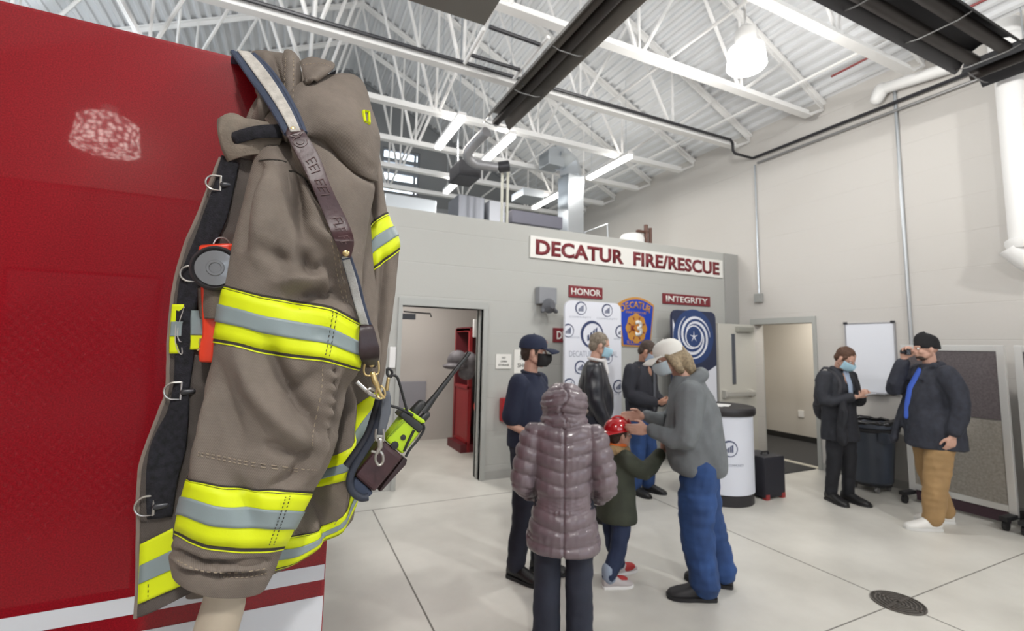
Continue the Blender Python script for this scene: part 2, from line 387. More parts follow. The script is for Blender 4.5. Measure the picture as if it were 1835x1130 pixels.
# high bay lamps
def highbay(x, y, z, label, power=0, k=1.0, glow=None, col=(1,.975,.94)):
    t = thing('high_bay_lamp', label, 'ceiling lamp', (x, y, z))
    mb = MB(); mb.lathe((x, y, z), [(.0, 0), (.17*k, .0), (.185*k, .02), (.165*k, .20*k), (.12*k, .23*k), (.0, .235*k)], 28); part('lamp_shade', mb, glow or mat('lamp_glow', (1,1,1), .5, emit=(1,.97,.92), es=14), t)
    mb = MB(); mb.lathe((x, y, z+.235*k), [(.0, 0), (.10, 0), (.10, .16), (.04, .22), (.0, .22)], 20); part('housing', mb, WHITE, t)
    mb = MB(); mb.cyl((x, y, z+.235*k+.2), (x, y, gz(x)), .012, n=8); part('hanger_rod', mb, WHITE, t)
    if not power: return t
    l = bpy.data.lights.new('high_bay_light', 'POINT'); l.energy = power; l.shadow_soft_size = .14; l.color = col; lo = bpy.data.objects.new('high_bay_light', l); C.objects.link(lo); lo.location = (x, y, z-.17)
    return t
HP = 155
p = onZ(1338, 122, 4.45); highbay(p.x, p.y, 4.45, 'bright white high bay lamp above the right of the bay', HP)
highbay(-.3, 2.9, 4.45, 'unseen high bay fill lamp added above the fire truck', HP)  # out-of-view lamp added to even out the light in the bay
highbay(p.x, -1.6, 4.45, 'unseen high bay fill lamp added behind the viewer on the right of the bay', HP*2.2)  # added off-view lamp, boosted to light the foreground
highbay(-.3, -1.6, 4.45, 'unseen high bay fill lamp added behind the viewer above the truck', HP*2.4)  # added off-view lamp, strengthened to light the coat from the front
PRI = mat('prismatic_glow', (1,1,1), .5, emit=(1,.9,.82), es=16); vn = node(PRI, 'ShaderNodeTexVoronoi'); vn.inputs['Scale'].default_value = 16; tcn = [n for n in PRI.node_tree.nodes if n.type == 'TEX_COORD'][0]; link(PRI, tcn.outputs['Object'], vn.inputs['Vector'])
rr = node(PRI, 'ShaderNodeMapRange'); rr.inputs[1].default_value = .1; rr.inputs[2].default_value = .62; rr.inputs[3].default_value = 34; rr.inputs[4].default_value = 2; link(PRI, vn.outputs['Distance'], rr.inputs[0]); link(PRI, rr.outputs[0], PRI.node_tree.nodes['Principled BSDF'].inputs['Emission Strength'])
highbay(-2.5, -6.35, 4.3, 'wide prismatic high bay lamp far behind the viewer to the left', 0, 2.1, PRI)
highbay(-2.9, 2.9, 4.6, 'unseen cool fill lamp added behind the truck to the left', HP, col=(.88,.94,1))  # out-of-view lamp added to brighten the left ceiling
highbay(-3.0, 7.0, 4.9, 'unseen cool fill lamp added far left over the mezzanine', HP*1.2, col=(.86,.93,1))  # second added lamp, also there to lift the left ceiling
# ---- strip lights over the mezzanine
def strip(a, b, z, label, pw=26):
    A, B = onZ(*a, z), onZ(*b, z); x = (A.x+B.x)/2; y0, y1 = min(A.y, B.y), max(A.y, B.y)
    t = thing('strip_light', label, 'strip light', (x, (y0+y1)/2, z), group='strip lights over the mezzanine')
    mb = MB(); mb.box((x-.05, y0, z), (x+.05, y1, z+.05), .01); part('diffuser', mb, mat('strip_glow', (1,1,1), .5, emit=(1,.97,.93), es=9), t)
    mb = MB(); mb.box((x-.06, y0-.02, z+.052), (x+.06, y1+.02, z+.1), .01); part('housing', mb, WHITE, t)
    for y in (y0+.1, y1-.1):
        mb = MB(); mb.tube([(x, y, z+.1), (x, y, gz(x))], .005, 6); part('hanger_rod', mb, GALV, t)
    lamp('strip_light_glow', (x, (y0+y1)/2, z-.02), pw, .1, shape='RECTANGLE', sy=y1-y0, col=(1,.95,.88))
    lamp('strip_light_glow', (x, (y0+y1)/2, z+.12), pw*.25, .1, rot=(PI,0,0), shape='RECTANGLE', sy=y1-y0, col=(1,.95,.88))  # uplight added above the housing to brighten the roof
zs = 4.75
strip((829,214),(784,268), zs, 'bright strip light nearest the turnout coat, high left over the mezzanine')
strip((922,247),(866,291), zs, 'thin strip light just right of the black unit heater')
strip((1131,283),(1053,322), zs, 'warm strip light at the right end of the mezzanine, uppermost on that side')
strip((1009,346),(957,375), zs, 'strip light low beside the shiny vertical duct')
strip((820,329),(797,347), zs, 'small far strip light below the black unit heater')
# ---- mezzanine equipment
def at(x, y, Y): return onY(x, y, Y)
a = at(1022, 300, 7.2); b = at(1022, 408, 7.2)
t = thing('sheet_metal_duct', 'shiny vertical sheet metal duct with an elbow at its top, standing on the mezzanine', 'duct', (a.x, 7.2, 3.0))
mb = MB(); mb.box((a.x-.17, 7.0, 3.0), (a.x+.17, 7.36, a.z-.2), .01); part('riser', mb, GALV, t)
mb = MB(); e = [(a.x, 7.18, a.z-.2), (a.x, 7.18, a.z-.06), (a.x-.04, 7.18, a.z+.06), (a.x-.16, 7.18, a.z+.12), (a.x-.34, 7.18, a.z+.12)]
mb.tube(e, .24, 4, up=(1,.001,1)); 
part('elbow', mb, GALV, t)
mb = MB(); q = at(992, 322, 7.2); mb.box((q.x-.22, 7.0, a.z-.1), (q.x+.1, 7.36, a.z+.24), .01); part('transition_box', mb, GALV, t)
def slab(name, label, cat, p0, p1, Y, dy, m, bev=.01, z0=None):
    A, B = at(*p0, Y), at(*p1, Y)
    if z0: B.z = z0
    mb = MB(); mb.box((A.x, Y, B.z), (B.x, Y+dy, A.z), bev); return tag(part(name, mb, m), label, cat)
slab('square_duct', 'slanting bluish galvanised duct box left of the vertical duct', 'duct', (938, 335), (975, 355), 7.4, .5, GALV)
# black unit heater with curved flexible duct
A = at(838, 305, 6.6)
t = thing('unit_heater', 'black box heater with a curved grey exhaust elbow at the end of the long heater', 'heater', (A.x, 6.6, A.z))
A0, A1 = at(820, 288, 6.4), at(858, 322, 6.4); mb = MB(); mb.box((A0.x, 6.3, A1.z), (A1.x, 6.8, A0.z), .02); part('heater_box', mb, DARK, t)
pts = [at(*q, Y) for q, Y in (((872, 236), 5.45), ((852, 256), 5.7), ((838, 276), 5.85), ((850, 292), 5.9), ((874, 297), 5.85), ((893, 300), 5.8))]
mb = MB(); mb.tube(pts, .07, 14, smooth=5); part('exhaust_elbow', mb, mat('duct_grey', (.3,.3,.31), .45, .5), t)
mb = MB(); mb.tube([at(893, 300, 5.8), at(912, 297, 5.75)], .08, 14); part('duct_collar', mb, DARK, t)
mb = MB(); q = A0.lerp(A1, .5)
for dx in (-.12, .12): mb.tube([(q.x+dx, 6.55, A0.z), (q.x+dx, 6.55, gz(q.x))], .008, 6)
part('hanger_rod', mb, GALV, t)
# air handler casing, conduits and rail standing behind the partition's top
slab('air_handler', 'long bluish galvanised air handler casing behind the partition top at the left', 'air handler', (690, 345), (782, 366), 6.3, .6, GALV, z0=3.0)
slab('air_handler', 'darker air handler box under the far strip light', 'air handler', (822, 347), (868, 384), 6.5, .5, mat('casing_grey', (.22,.23,.26), .4, .5), z0=3.0)
slab('filter_box', 'small grey filter box with a pale port beside the tall pipes', 'box', (877, 358), (905, 392), 6.4, .4, mat('casing_grey2', (.3,.31,.34), .4, .5), z0=3.0)
slab('mezzanine_casing', 'low wide dark grey casing left of the vertical duct', 'air handler', (918, 375), (1008, 410), 6.6, .7, mat('casing_grey3', (.16,.16,.2), .5, .2))
for i, x in enumerate((900, 910)):
    A = at(x, 330, 5.9); mb = MB(); mb.tube([(A.x, 5.9, 3.0), (A.x, 5.9, at(x, 305, 5.9).z)], .02, 8); tag(part('riser_pipe', mb, mat('pipe_cream', (.6,.6,.52), .5)), ['cream riser pipe, left of the close pair behind the partition', 'cream riser pipe, right of the close pair behind the partition'][i], 'pipe')
q = [at(x, y, 6.0) for x, y in ((1048, 416), (1088, 401))]; mb = MB(); mb.tube([V((q[0].x, 6, 3.0)), q[0], q[1], V((q[1].x+.03, 6, 3.0))], .012, 6); tag(part('handrail', mb, GALV), 'thin bent handrail above the word FIRE', 'handrail')
A = at(1132, 421, 5.9); mb = MB(); mb.lathe((A.x, 5.9, 3.0), [(0,0), (.2,0), (.2,A.z-3.06), (.16,A.z-3.0), (0,A.z-2.97)], 20); tag(part('white_drum', mb, WHITEP), 'round white top of a tank showing above the sign', 'tank')
A = at(1160, 412, 5.9); t = thing('valve_assembly', 'small brown valve assembly standing above the sign', 'valve', (A.x, 5.9, 3.0))
mb = MB(); mb.cyl((A.x-.03, 5.9, 3.0), (A.x-.03, 5.9, A.z+.08), .035, n=10); mb.cyl((A.x+.06, 5.9, 3.0), (A.x+.06, 5.9, A.z+.04), .03, n=10); part('valve_body', mb, mat('brown_metal', (.12,.06,.045), .5, .3), t)
mb = MB(); mb.box((A.x-.22, 5.87, A.z-.06), (A.x, 5.93, A.z-.02), .01); part('handle', mb, mat('brown_metal', (.12,.06,.045), .5, .3), t)
# ---- grey overhead panel with tracks
A = onZ(868, 46, 3.9)
t = thing('overhead_panel', 'dark grey flat overhead door panel hanging above the bay', 'overhead door', (A.x, A.y, 3.9))
mb = MB(); mb.box((-2.6, .2, 3.9), (A.x, A.y, 3.96), .005); part('panel', mb, mat('panel_grey', (.20,.20,.185), .6), t)
mb = MB(); mb.box((-2.6, A.y-.02, 3.965), (A.x, A.y+.06, 4.0), .004); part('panel_edge', mb, WHITE, t)
for x in (A.x-.3, -1.2): 
    for y in (.4, A.y-.06): mb = MB(); mb.tube([(x, y, 3.96), (x, y, gz(x))], .01, 6); part('hanger_rod', mb, WHITE, t)
def rod(nm, a, b, z, r, m, label, cat='rod'):
    mb = MB(); mb.tube([onZ(*a, z), onZ(*b, z)], r, 8); return tag(part(nm, mb, m), label, cat)
rod('door_track', (867, 51), (833, 113), 4.88, .022, WHITE, 'white door track rail just beyond the grey overhead panel', 'rail')
rod('door_track', (983, 66), (921, 141), 4.88, .022, WHITE, 'white door track rail running close beside the long heater', 'rail')
rod('cross_tube', (877, 48), (967, 80), 4.86, .022, DARK, 'short black cross tube between the white rails, nearer the grey panel', 'tube')
rod('cross_tube', (845, 99), (931, 125), 4.86, .022, DARK, 'short black cross tube between the white rails, farther from the grey panel', 'tube')
# red sprinkler pipes upper right
rod('sprinkler_pipe', (1668, 47), (1768, -2), 4.9, .014, mat('sprinkler_red', (.22,.04,.04), .5), 'dark red sprinkler pipe at the upper right beyond the black heater', 'pipe')
rod('sprinkler_pipe', (1490, 137), (1576, 93), 5.0, .014, mat('sprinkler_red', (.22,.04,.04), .5), 'dark red sprinkler pipe along a white rod left of the black heater', 'pipe')
# white vent pipes by the right wall
VX, VY = 6.59, 1.96
t = thing('exhaust_drop', 'thick white vertical exhaust drop pipe at the right edge', 'exhaust pipe', (VX, VY, 2.75))
mb = MB(); mb.cyl((VX, VY, 2.78), (VX, VY, 5.1), .115, n=24); part('pipe', mb, WHITEP, t)
mb = MB(); mb.lathe((VX, VY, 2.70), [(.0,0),(.13,0),(.145,.04),(.145,.08),(.12,.1),(0,.1)], 24); part('end_collar', mb, WHITEP, t)
mb = MB(); mb.lathe((VX, VY, 4.8), [(.0,0),(.13,0),(.145,.03),(.145,.1),(.12,.14),(0,.14)], 24); part('joint_collar', mb, WHITEP, t)
mb = MB(); mb.tube([(VX-.05, VY+.1, 2.72), (VX+.0, VY+.02, 2.6), (VX+.12, VY-.1, 2.45)], .1, 16); part('nozzle', mb, WHITEP, t)
q0, q1 = onX(1580, 160, 6.72), onX(1700, 122, 6.72)
t = thing('vent_pipe', 'short white vent pipe lying under the roof at the top of the right wall', 'pipe', q0)
mb = MB(); mb.cyl(q0, q1, .07, n=16); part('pipe', mb, WHITEP, t); mb = MB(); mb.limb([q0, q0+V((0,.06,-.1))], [.085,.075]); part('elbow', mb, WHITEP, t)
# ================================================================= DOORWAY 1 and the gear room
mb = MB()
for (x0, x1, z0, z1) in ((D1L-.05, D1L+.0, 0, D1H+.0), (D1R-.0, D1R+.06, 0, D1H), (D1L-.05, D1R+.06, D1H, D1H+.09)): mb.box((x0, YB-.025, z0), (x1, YB+T+.02, z1), .004)
mb.box((D1L, YB+.06, 0), (D1L+.015, YB+.12, D1H)); mb.box((D1R-.015, YB+.06, 0), (D1R, YB+.12, D1H))
d1 = struct('door_1', mb, FRAME); d1['label'] = 'grey steel frame of the open doorway in the back wall'
mb = MB(); mb.box((D1L+.02, YB+.16, 1.93), (D1L+.2, YB+.2, 2.0), .005); mb.tube([(D1L+.05, YB+.14, 2.02), (D1L+.42, YB+.3, 2.02), (D1L+.42, YB+.26, 1.98)], .01, 6); part('door_closer', mb, DARK, d1)
GR = mat('gear_room_wall', (.50,.47,.44), .6)
gy = YB+2.6
mb = MB(); mb.box((D1L-1.5, gy, 0), (RX-2.0, gy+.1, 2.85)); struct('wall_gear_room', mb, GR)
mb = MB(); mb.box((D1L-1.6, YB+T, 0), (D1L-1.5, gy, 2.85)); struct('wall_gear_room_left', mb, GR)
mb = MB(); mb.box((3.6, YB+T, 0), (3.7, gy, 2.85)); struct('wall_gear_room_right', mb, GR)
lamp('gear_room_light', (1.8, YB+1.3, 2.75), 42, .6, col=(1,.95,.9))
mb = MB(); mb.box((1.5, YB+1.15, 2.79), (2.1, YB+1.45, 2.85), .01); tag(part('ceiling_panel_light', mb, mat('strip_glow', (1,1,1))), 'flat ceiling light inside the gear room', 'ceiling lamp')
A, B = at(718, 683, gy), at(760, 745, gy); mb = MB(); mb.box((A.x-.02, gy-.06, B.z), (B.x, gy-.005, A.z), .005); tag(part('wall_cabinet', mb, mat('cab_grey', (.28,.28,.31), .5)), 'dark grey box low on the gear room wall behind the radio', 'cabinet')
A = at(712, 640, YB-.03); mb = MB(); mb.box((D1L-.13, YB-.035, A.z-.12), (D1L-.06, YB-.002, A.z+.12), .008); tag(part('wall_switch', mb, WHITEP), 'white switch box on the frame side left of the open doorway', 'switch')
# gear rack
RED = mat('rack_red', (.32,.015,.02), .4); RED2 = mat('locker_red', (.12,.012,.018), .55)
rx0 = at(826, 700, YB+1.5).x; rx1 = 3.3; ry0, ry1 = YB+1.45, YB+2.1
t = thing('gear_rack', 'red steel gear rack standing in the room beyond the doorway', 'rack', (rx0, ry0, 0))
for x in (rx0+.1, rx0+.7):
    mb = MB()
    for y in (ry0, ry1): mb.box((x, y, 0), (x+.05, y+.05, 1.9))
    for z in (.1, .95, 1.85): mb.box((x, ry0, z), (x+.05, ry1, z+.05))
    mb.box((x+.012, ry0+.03, .1), (x+.03, ry1, .95)); part('side_frame', mb, RED, t)
mb = MB(); mb.box((rx0, ry0, .0), (rx1, ry1, .12)); mb.box((rx0+.1, ry1-.02, .1), (rx1, ry1, 1.9)); mb.box((rx0+.1, ry0, 1.86), (rx1, ry1, 1.92)); part('shelf', mb, RED2, t)
def blob(name, prims, m, label, cat, vox=.02, sm=3, **k):
    """soft organic object: prims(mb) union -> voxel remesh"""
    mb = MB(); prims(mb); o = part(name, mb, m, k.get('parent'), auto=False); bake(o, vox, sm); return tag(o, label, cat) if label and cat else o
def bake(o, vox, sm=2, disp=None):
    r = o.modifiers.new('r', 'REMESH'); r.mode = 'VOXEL'; r.voxel_size = vox; r.use_smooth_shade = True
    if sm: s = o.modifiers.new('s', 'SMOOTH'); s.iterations = sm; s.factor = .5
    dg = bpy.context.evaluated_depsgraph_get(); me = bpy.data.meshes.new_from_object(o.evaluated_get(dg)); me.name = o.name
    old = o.data; mats = list(old.materials); o.modifiers.clear(); o.data = me; bpy.data.meshes.remove(old)
    me.materials.clear()
    for x in mats: me.materials.append(x)
    if disp:
        me.update(); ns = [v.normal.copy() for v in me.vertices]
        for v, nn in zip(me.vertices, ns): v.co += nn*disp(v.co, nn)
    for p_ in me.polygons: p_.use_smooth = True; p_.material_index = 0
    return o
hm = at(820, 645, ry0-.17)
def pr(m_): m_.ball(hm, (.16,.14,.15)); m_.ball(hm+V((-.03,0,-.09)), (.2,.17,.05)); m_.ball(hm+V((.2,.05,-.05)), (.15,.14,.18)); m_.ball(hm+V((.17,.06,-.2)), (.13,.12,.1))
blob('hanging_helmet_bag', pr, mat('gear_grey', (.13,.12,.13), .7, noise_col=(8,.4)), 'dark grey helmet and hood hanging on the red gear rack', 'helmet', .015)
cm = at(858, 715, ry0)
def pr(m_): m_.limb([cm+V((.06,.1,.55)), cm+V((.08,.1,0)), cm+V((.06,.1,-.5))], [.10,.13,.14]); m_.limb([cm+V((.0,.1,.5)), cm+V((.0,.08,-.1))], [.08,.07])
blob('turnout_trousers', pr, mat('gear_black', (.03,.028,.028), .8, noise_col=(9,.4)), 'black turnout clothing hanging in the red rack', 'clothing', .02)
mb = MB()
for z in (-.16, .12): mb.box((cm.x-.04, cm.y-.07, cm.z+z), (cm.x+.14, cm.y-.04, cm.z+z+.07), .01)
tag(part('reflective_vest', mb, mat('dull_yellow', (.5,.42,.05), .6)), 'small yellow reflective bands glimpsed in the red rack', 'clothing')
A = at(854, 728, ry0-.06); mb = MB(); mb.ball(A, (.05,.05,.08)); tag(part('orange_flashlight', mb, mat('orange_glow', (.8,.05,.02), .5)), 'small orange-red lamp hanging in the gear rack', 'flashlight')
A = at(852, 588, ry0-.03); mb = MB(); mb.box((A.x-.04, A.y-.02, A.z-.14), (A.x+.03, A.y+.01, A.z+.14), .01); tag(part('name_plate', mb, WHITEP), 'white upright plate at the top of the gear rack', 'plate')
A = at(868, 605, ry0-.03); mb = MB(); mb.box((A.x-.09, A.y-.02, A.z-.02), (A.x+.1, A.y+.01, A.z+.03), .01); tag(part('red_light_bar', mb, mat('red_bright', (.75,.01,.01), .4)), 'bright red bar at the top right of the gear rack', 'bar')
# ================================================================= SIGNS ON THE BACK WALL
MAROON = mat('sign_maroon', (.19,.018,.026), .5); SIGNW = mat('sign_white', (.82,.81,.77), .5)
YS = YB-.03
def board(p0, p1, Yf=YS, th=.028): A, B = onY(*p0, Yf), onY(*p1, Yf); return A, B
A = onY(950.8, 421.2, YS); B = onY(1295.6, 498.3, YS)
t = thing('station_sign', 'long white sign reading DECATUR FIRE/RESCUE in dark red', 'sign', ((A.x+B.x)/2, YS, (A.z+B.z)/2))
mb = MB(); mb.box((A.x, YS, B.z), (B.x, YB-.001, A.z), .003); part('sign_board', mb, SIGNW, t)
put_text('DECATUR  FIRE/RESCUE', ((A.x+B.x)/2, YS, (A.z+B.z)/2), (A.z-B.z)*.72, MAROON, t, bold=.04, width=(B.x-A.x)*.955, space=1.03)
def small_sign(txt, p0, p1, label, cover=None):
    A, B = onY(*p0, YS+.01), onY(*p1, YS+.01); c = ((A.x+B.x)/2, YS+.01, (A.z+B.z)/2)
    t = thing('value_sign', label, 'sign', c); mb = MB(); mb.box((A.x, YS+.01, B.z), (B.x, YB-.001, A.z), .003); part('sign_board', mb, MAROON, t)
    put_text(txt, c, (A.z-B.z)*.58, SIGNW, t, bold=.02, width=(B.x-A.x)*.88)
small_sign('HONOR', (1020,510.5), (1080,536), 'dark red sign with the white word HONOR')
small_sign('INTEGRITY', (1188,524.5), (1273,549.5), 'dark red sign with the white word INTEGRITY')
small_sign('DEDICATION', (992,587), (1085,615), 'dark red sign beginning with white letters DE, half hidden by the white banner')
for p0, p1, lines, lb in (((889,634), (916,660), ('NO','OPEN','STORAGE'), 'small white notice left of the man in the navy cap, nearer the doorway'),
                      ((922,626), (962,668), ('STAY','SHORT'), 'larger white notice partly behind the navy cap')):
    A, B = onY(*p0, YS+.015), onY(*p1, YS+.015); t = thing('wall_notice', lb, 'notice', ((A.x+B.x)/2, YS, B.z)); mb = MB(); mb.box((A.x, YS+.015, B.z), (B.x, YB-.001, A.z)); part('sign_board', mb, SIGNW, t)
    n = len(lines); hh = (A.z-B.z)/(n+1)
    for i, tx in enumerate(lines): put_text(tx, ((A.x+B.x)/2, YS+.014, A.z-hh*(i+1)), hh*.55, mat('ink_grey', (.2,.2,.19), .6), t, bold=.02, depth=.002)
# wall mounted speaker / siren with its bracket
A, B = onY(967,513,YB-.12), onY(998,545,YB-.12)
t = thing('wall_siren', 'grey box with a small horn mounted high on the back wall', 'alarm', ((A.x+B.x)/2, YB-.1, B.z))
mb = MB(); mb.box((A.x, YB-.12, B.z), (B.x, YB-.001, A.z), .012); part('case', mb, mat('siren_grey', (.26,.27,.29), .45), t)
c = V(((A.x+B.x)/2, YB-.12, B.z)); mb = MB(); mb.lathe(c+V((0,-.02,-.03)), [(.0,.0),(.1,.0),(.07,.05),(.04,.1),(0,.1)], 18, axis='Y'); part('horn', mb, mat('siren_dark', (.12,.125,.14), .4), t)
for dx in (-.1, .1): mb = MB(); mb.limb([c+V((dx*.4,.03,-.02)), c+V((dx,-.03,-.1))], [.03,.03], 10); part('lamp_head', mb, mat('siren_dark', (.12,.125,.14), .4), t)
# red alarm box
A, B = onY(903,713,YB-.1), onY(916,755,YB-.1); mb = MB(); mb.box((A.x-.02, YB-.12, B.z), (A.x+.2, YB-.001, A.z), .03); tag(part('alarm_box', mb, mat('alarm_red', (.42,.01,.015), .4)), 'red box on the back wall behind the man in navy', 'alarm box')
# shoulder patch shaped emblem
c = onY(1142, 577, YS); t = thing('department_emblem', 'blue and gold shield emblem with DECATUR and a 3 on the back wall', 'emblem', c)
tl, tr, bl, br_, top = onY(1108,544,YS), onY(1173,547,YS), onY(1116,620,YS), onY(1166,622,YS), onY(1141,532,YS)
def shield(k):
    cc = (tl+tr+bl+br_)/4; P = []
    n = 10
    for i in range(n+1):
        s = i/n; q = tl.lerp(tr, s); q.z += (top.z-(tl.z+tr.z)/2)*(1-(2*s-1)**2); P.append(q)
    P += [br_, bl]
    return [V((cc.x+(q.x-cc.x)*k, 0, cc.z+(q.z-cc.z)*k)) for q in P]
GOLD = mat('emblem_gold', (.55,.26,.045), .5); BLUE = mat('emblem_blue', (.01,.05,.42), .5)
mb = MB(); mb.prism([V((q.x, YB-.001, q.z)) for q in shield(1.0)], (0, -.02, 0)); part('border', mb, GOLD, t)
mb = MB(); mb.prism([V((q.x, YB-.021, q.z)) for q in shield(.92)], (0, -.006, 0)); part('field', mb, BLUE, t)
mc = onY(1140.5, 588, YS); R_ = (onY(1158.5,588,YS).x-mc.x)
mb = MB()
P = []
for k in range(64):
    a = 2*PI*k/64; r = R_*(1.0+.05*math.cos(8*a)); P.append((mc.x+r*math.cos(a), YB-.027, mc.z+r*1.12*math.sin(a)))
mb.prism(P, (0,-.006,0)); part('badge', mb, GOLD, t)
mb = MB()
for k in range(8):
    a = 2*PI*(k+.5)/8; q = V((mc.x+R_*.72*math.cos(a), YB-.033, mc.z+R_*.8*math.sin(a)))
    u_ = V((math.cos(a),0,math.sin(a))); v_ = V((-u_.z,0,u_.x)); mb.prism([q+u_*R_*.12+v_*R_*.06, q+u_*R_*.12-v_*R_*.06, q-u_*R_*.12-v_*R_*.03, q-u_*R_*.12+v_*R_*.03], (0,-.003,0))
part('badge_marks', mb, MAROON, t)
mb = MB(); mb.lathe((mc.x, YB-.033, mc.z), [(0,0),(R_*.5,0),(R_*.5,.004),(0,.004)], 28, axis='Y'); part('badge_disc', mb, mat('emblem_gold_dark', (.5,.2,.03), .5), t)
put_text('3', (mc.x+.035, YB-.042, mc.z), R_*1.25, SIGNW, t, bold=.035)
put_text('K', (mc.x-.07, YB-.040, mc.z+.0), R_*.42, MAROON, t, bold=.05)
c2 = onY(1140, 546, YS)
# DECATUR on an arc
import itertools
ww = (tr.x-tl.x)
for i, ch in enumerate('DECATUR'):
    s = (i-3)/3; a = s*.38; q = V((c2.x+s*ww*.36, YB-.028, c2.z-.045*s*s*1.2+.0))
    mb = MB(); mb.bm.free(); mb.bm = text_mesh(ch, .10, bold=.02, depth=.003); bmesh.ops.transform(mb.bm, matrix=Matrix.Translation(q) @ Matrix.Rotation(a, 4, 'Y'), verts=mb.bm.verts); part('lettering', mb, GOLD, t, auto=False)
put_text('FIRE RESCUE', (c2.x, YB-.028, onY(1140,560,YS).z), .032, GOLD, t, depth=.003, width=ww*.55)
put_text('ILLINOIS', (c2.x, YB-.028, onY(1140,613,YS).z), .05, GOLD, t, depth=.003, width=ww*.5)
# ================================================================= BANNERS
INK = mat('logo_navy', (.03,.045,.12), .5); INKG = mat('logo_grey', (.32,.35,.42), .5)
def logo(t, c, R, yf, full=True, clipx=None):
    """ring with three rising bars"""
    mb = MB(); n = 40
    def cl(q): 
        if clipx: q.x = min(max(q.x, clipx[0]), clipx[1])
        return q
    for i in range(n):
        a0, a1 = 2*PI*i/n, 2*PI*(i+1)/n; P = []
        for a, k in ((a0,0),(a1,0),(a1,1),(a0,1)):
            th = .16 + .07*math.cos(a-2.6); r = R*(1-(th if k else 0)); P.append(cl(V((c.x+r*math.cos(a), yf, c.z+r*math.sin(a)))))
        if (P[0]-P[2]).length > 1e-4 and abs(max(q.x for q in P)-min(q.x for q in P)) > 1e-4: mb.prism(P, (0,-.0012,0))
    for i, (bx, hh) in enumerate(((-.34,.5),(-.1,.7),(.14,.9),(.36,1.05))[:4 if full else 3]):
        x0, x1 = c.x+R*bx-R*.07, c.x+R*bx+R*.09
        if clipx and (x1 > clipx[1] or x0 < clipx[0]): continue
        z0 = c.z-R*.5; mb.prism([V((x0,yf,z0)), V((x1,yf,z0+R*.08)), V((x1,yf,z0+R*hh)), V((x0,yf,z0+R*hh*.85))], (0,-.0012,0))
    return part('logo', mb, INK, t)
def rounded(x0, x1, z0, z1, r, y, bottom=False):
    P = []
    for cx_, cz_, a0 in ((x1-r, z1-r, 0), (x0+r, z1-r, 90)):
        for k in range(7): a = math.radians(a0+15*k); P.append(V((cx_+r*math.cos(a), y, cz_+r*math.sin(a))))
    return P + [V((x0, y, z0)), V((x1, y, z0))]
yb1 = 4.95; A, B = onY(1013,537,yb1), onY(1113,545,yb1)
bx0, bx1, bz = A.x, B.x, 2.215
t = thing('step_banner', 'tall white fabric banner with rounded top and navy bar-chart logos', 'banner', ((bx0+bx1)/2, yb1, 0))
BANW = mat('banner_white', (.74,.76,.83), .6)
mb = MB(); mb.prism(rounded(bx0, bx1, .06, bz, .1, yb1), (0, .04, 0)); part('fabric', mb, BANW, t)
for x in (bx0+.15, bx1-.15): mb = MB(); mb.box((x-.05, yb1-.18, 0), (x+.05, yb1+.2, .06), .01); part('foot', mb, GALV, t)
for px, py, r, fl in ((1041,552,.085,1), (1088,556,.085,1), (1061,599,.175,1), (1018,592,.085,0), (1112,594,.085,0), (1040,658,.085,0), (1108,692,.085,1),(1088,640,.085,1),(1020,690,.085,1)):
    c = onY(px, py, yb1); logo(t, c, r, yb1-.0005, True, (bx0+.002, bx1-.002))
for px, py, wd, tx in ((1040,568,.33,'COMMUNITY'), (1088,571,.33,'COMMUNITY'), (1106,607,.1,'DECATUR'), (1030,604,.14,'DECATUR'), (1060,667,.5,'COMMUNITY'), (1104,706,.12,'CITY')):
    put_text(tx, (min(max(onY(px,py,yb1).x, bx0+wd/2+.02), bx1-wd/2-.02), yb1-.0005, onY(px,py,yb1).z), .022, INKG, t, width=wd, depth=.001)
put_text('DECATUR REGIONAL', ((bx0+bx1)/2, yb1-.0005, onY(1062,634,yb1).z), .075, INKG, t, width=.74, depth=.001)
yb2 = 5.1; A, B = onY(1204,552,yb2), onY(1282,563,yb2); cx0, cx1 = A.x, B.x; zt = 2.2
t = thing('step_banner', 'navy and white banner with a large swirl logo beside the open beige door', 'banner', ((cx0+cx1)/2, yb2, 0))
mb = MB(); mb.prism(rounded(cx0, cx1, .06, zt, .1, yb2), (0, .04, 0)); part('fabric', mb, mat('banner_navy', (.022,.03,.07), .6), t)
lc = onY(1243, 603, yb2); Rl = .34
mb = MB(); mb.prism([V((cx0+.01, yb2-.001, lc.z+.25)), V((cx0+.01, yb2-.001, .08)), V((cx1-.01, yb2-.001, .08)), V((cx1-.01, yb2-.001, lc.z-.42)), V((lc.x+.05, yb2-.001, lc.z-.62)), V((cx0+.2, yb2-.001, lc.z-.2))], (0,-.001,0)); part('white_field', mb, BANW, t)
mb = MB(); mb.lathe((lc.x, yb2-.003, lc.z), [(0,0),(Rl*1.18,0),(Rl*1.18,.001),(0,.001)], 40, axis='Y'); part('logo_disc', mb, mat('banner_blue', (.02,.05,.16), .6), t)
def swirl(c, R, yf):
    mb = MB(); n = 48
    for arm in range(3):
        for i in range(n):
            P = []
            for j, k in ((i,0),(i+1,0),(i+1,1),(i,1)):
                s = j/n; a = 2*PI*(arm/3)+s*5.2; r = R*(1-.55*s*(.5+.5*s)); th = R*.13*math.sin(PI*min(1,s*.95+.05)); r2 = r-(th if k else 0); P.append(V((c.x+r2*math.cos(a), yf, c.z+r2*math.sin(a))))
            mb.prism(P, (0,-.001,0))
    return mb
part('logo', swirl(lc, Rl*.98, yb2-.0045), BANW, t)
mb = MB()
for r0_, r1_ in ((.44,.50),): mb.lathe((lc.x, yb2-.0055, lc.z), [(Rl*r0_,0),(Rl*r1_,0),(Rl*r1_,.001),(Rl*r0_,.001),(Rl*r0_,0)], 40, axis='Y', cap=False)
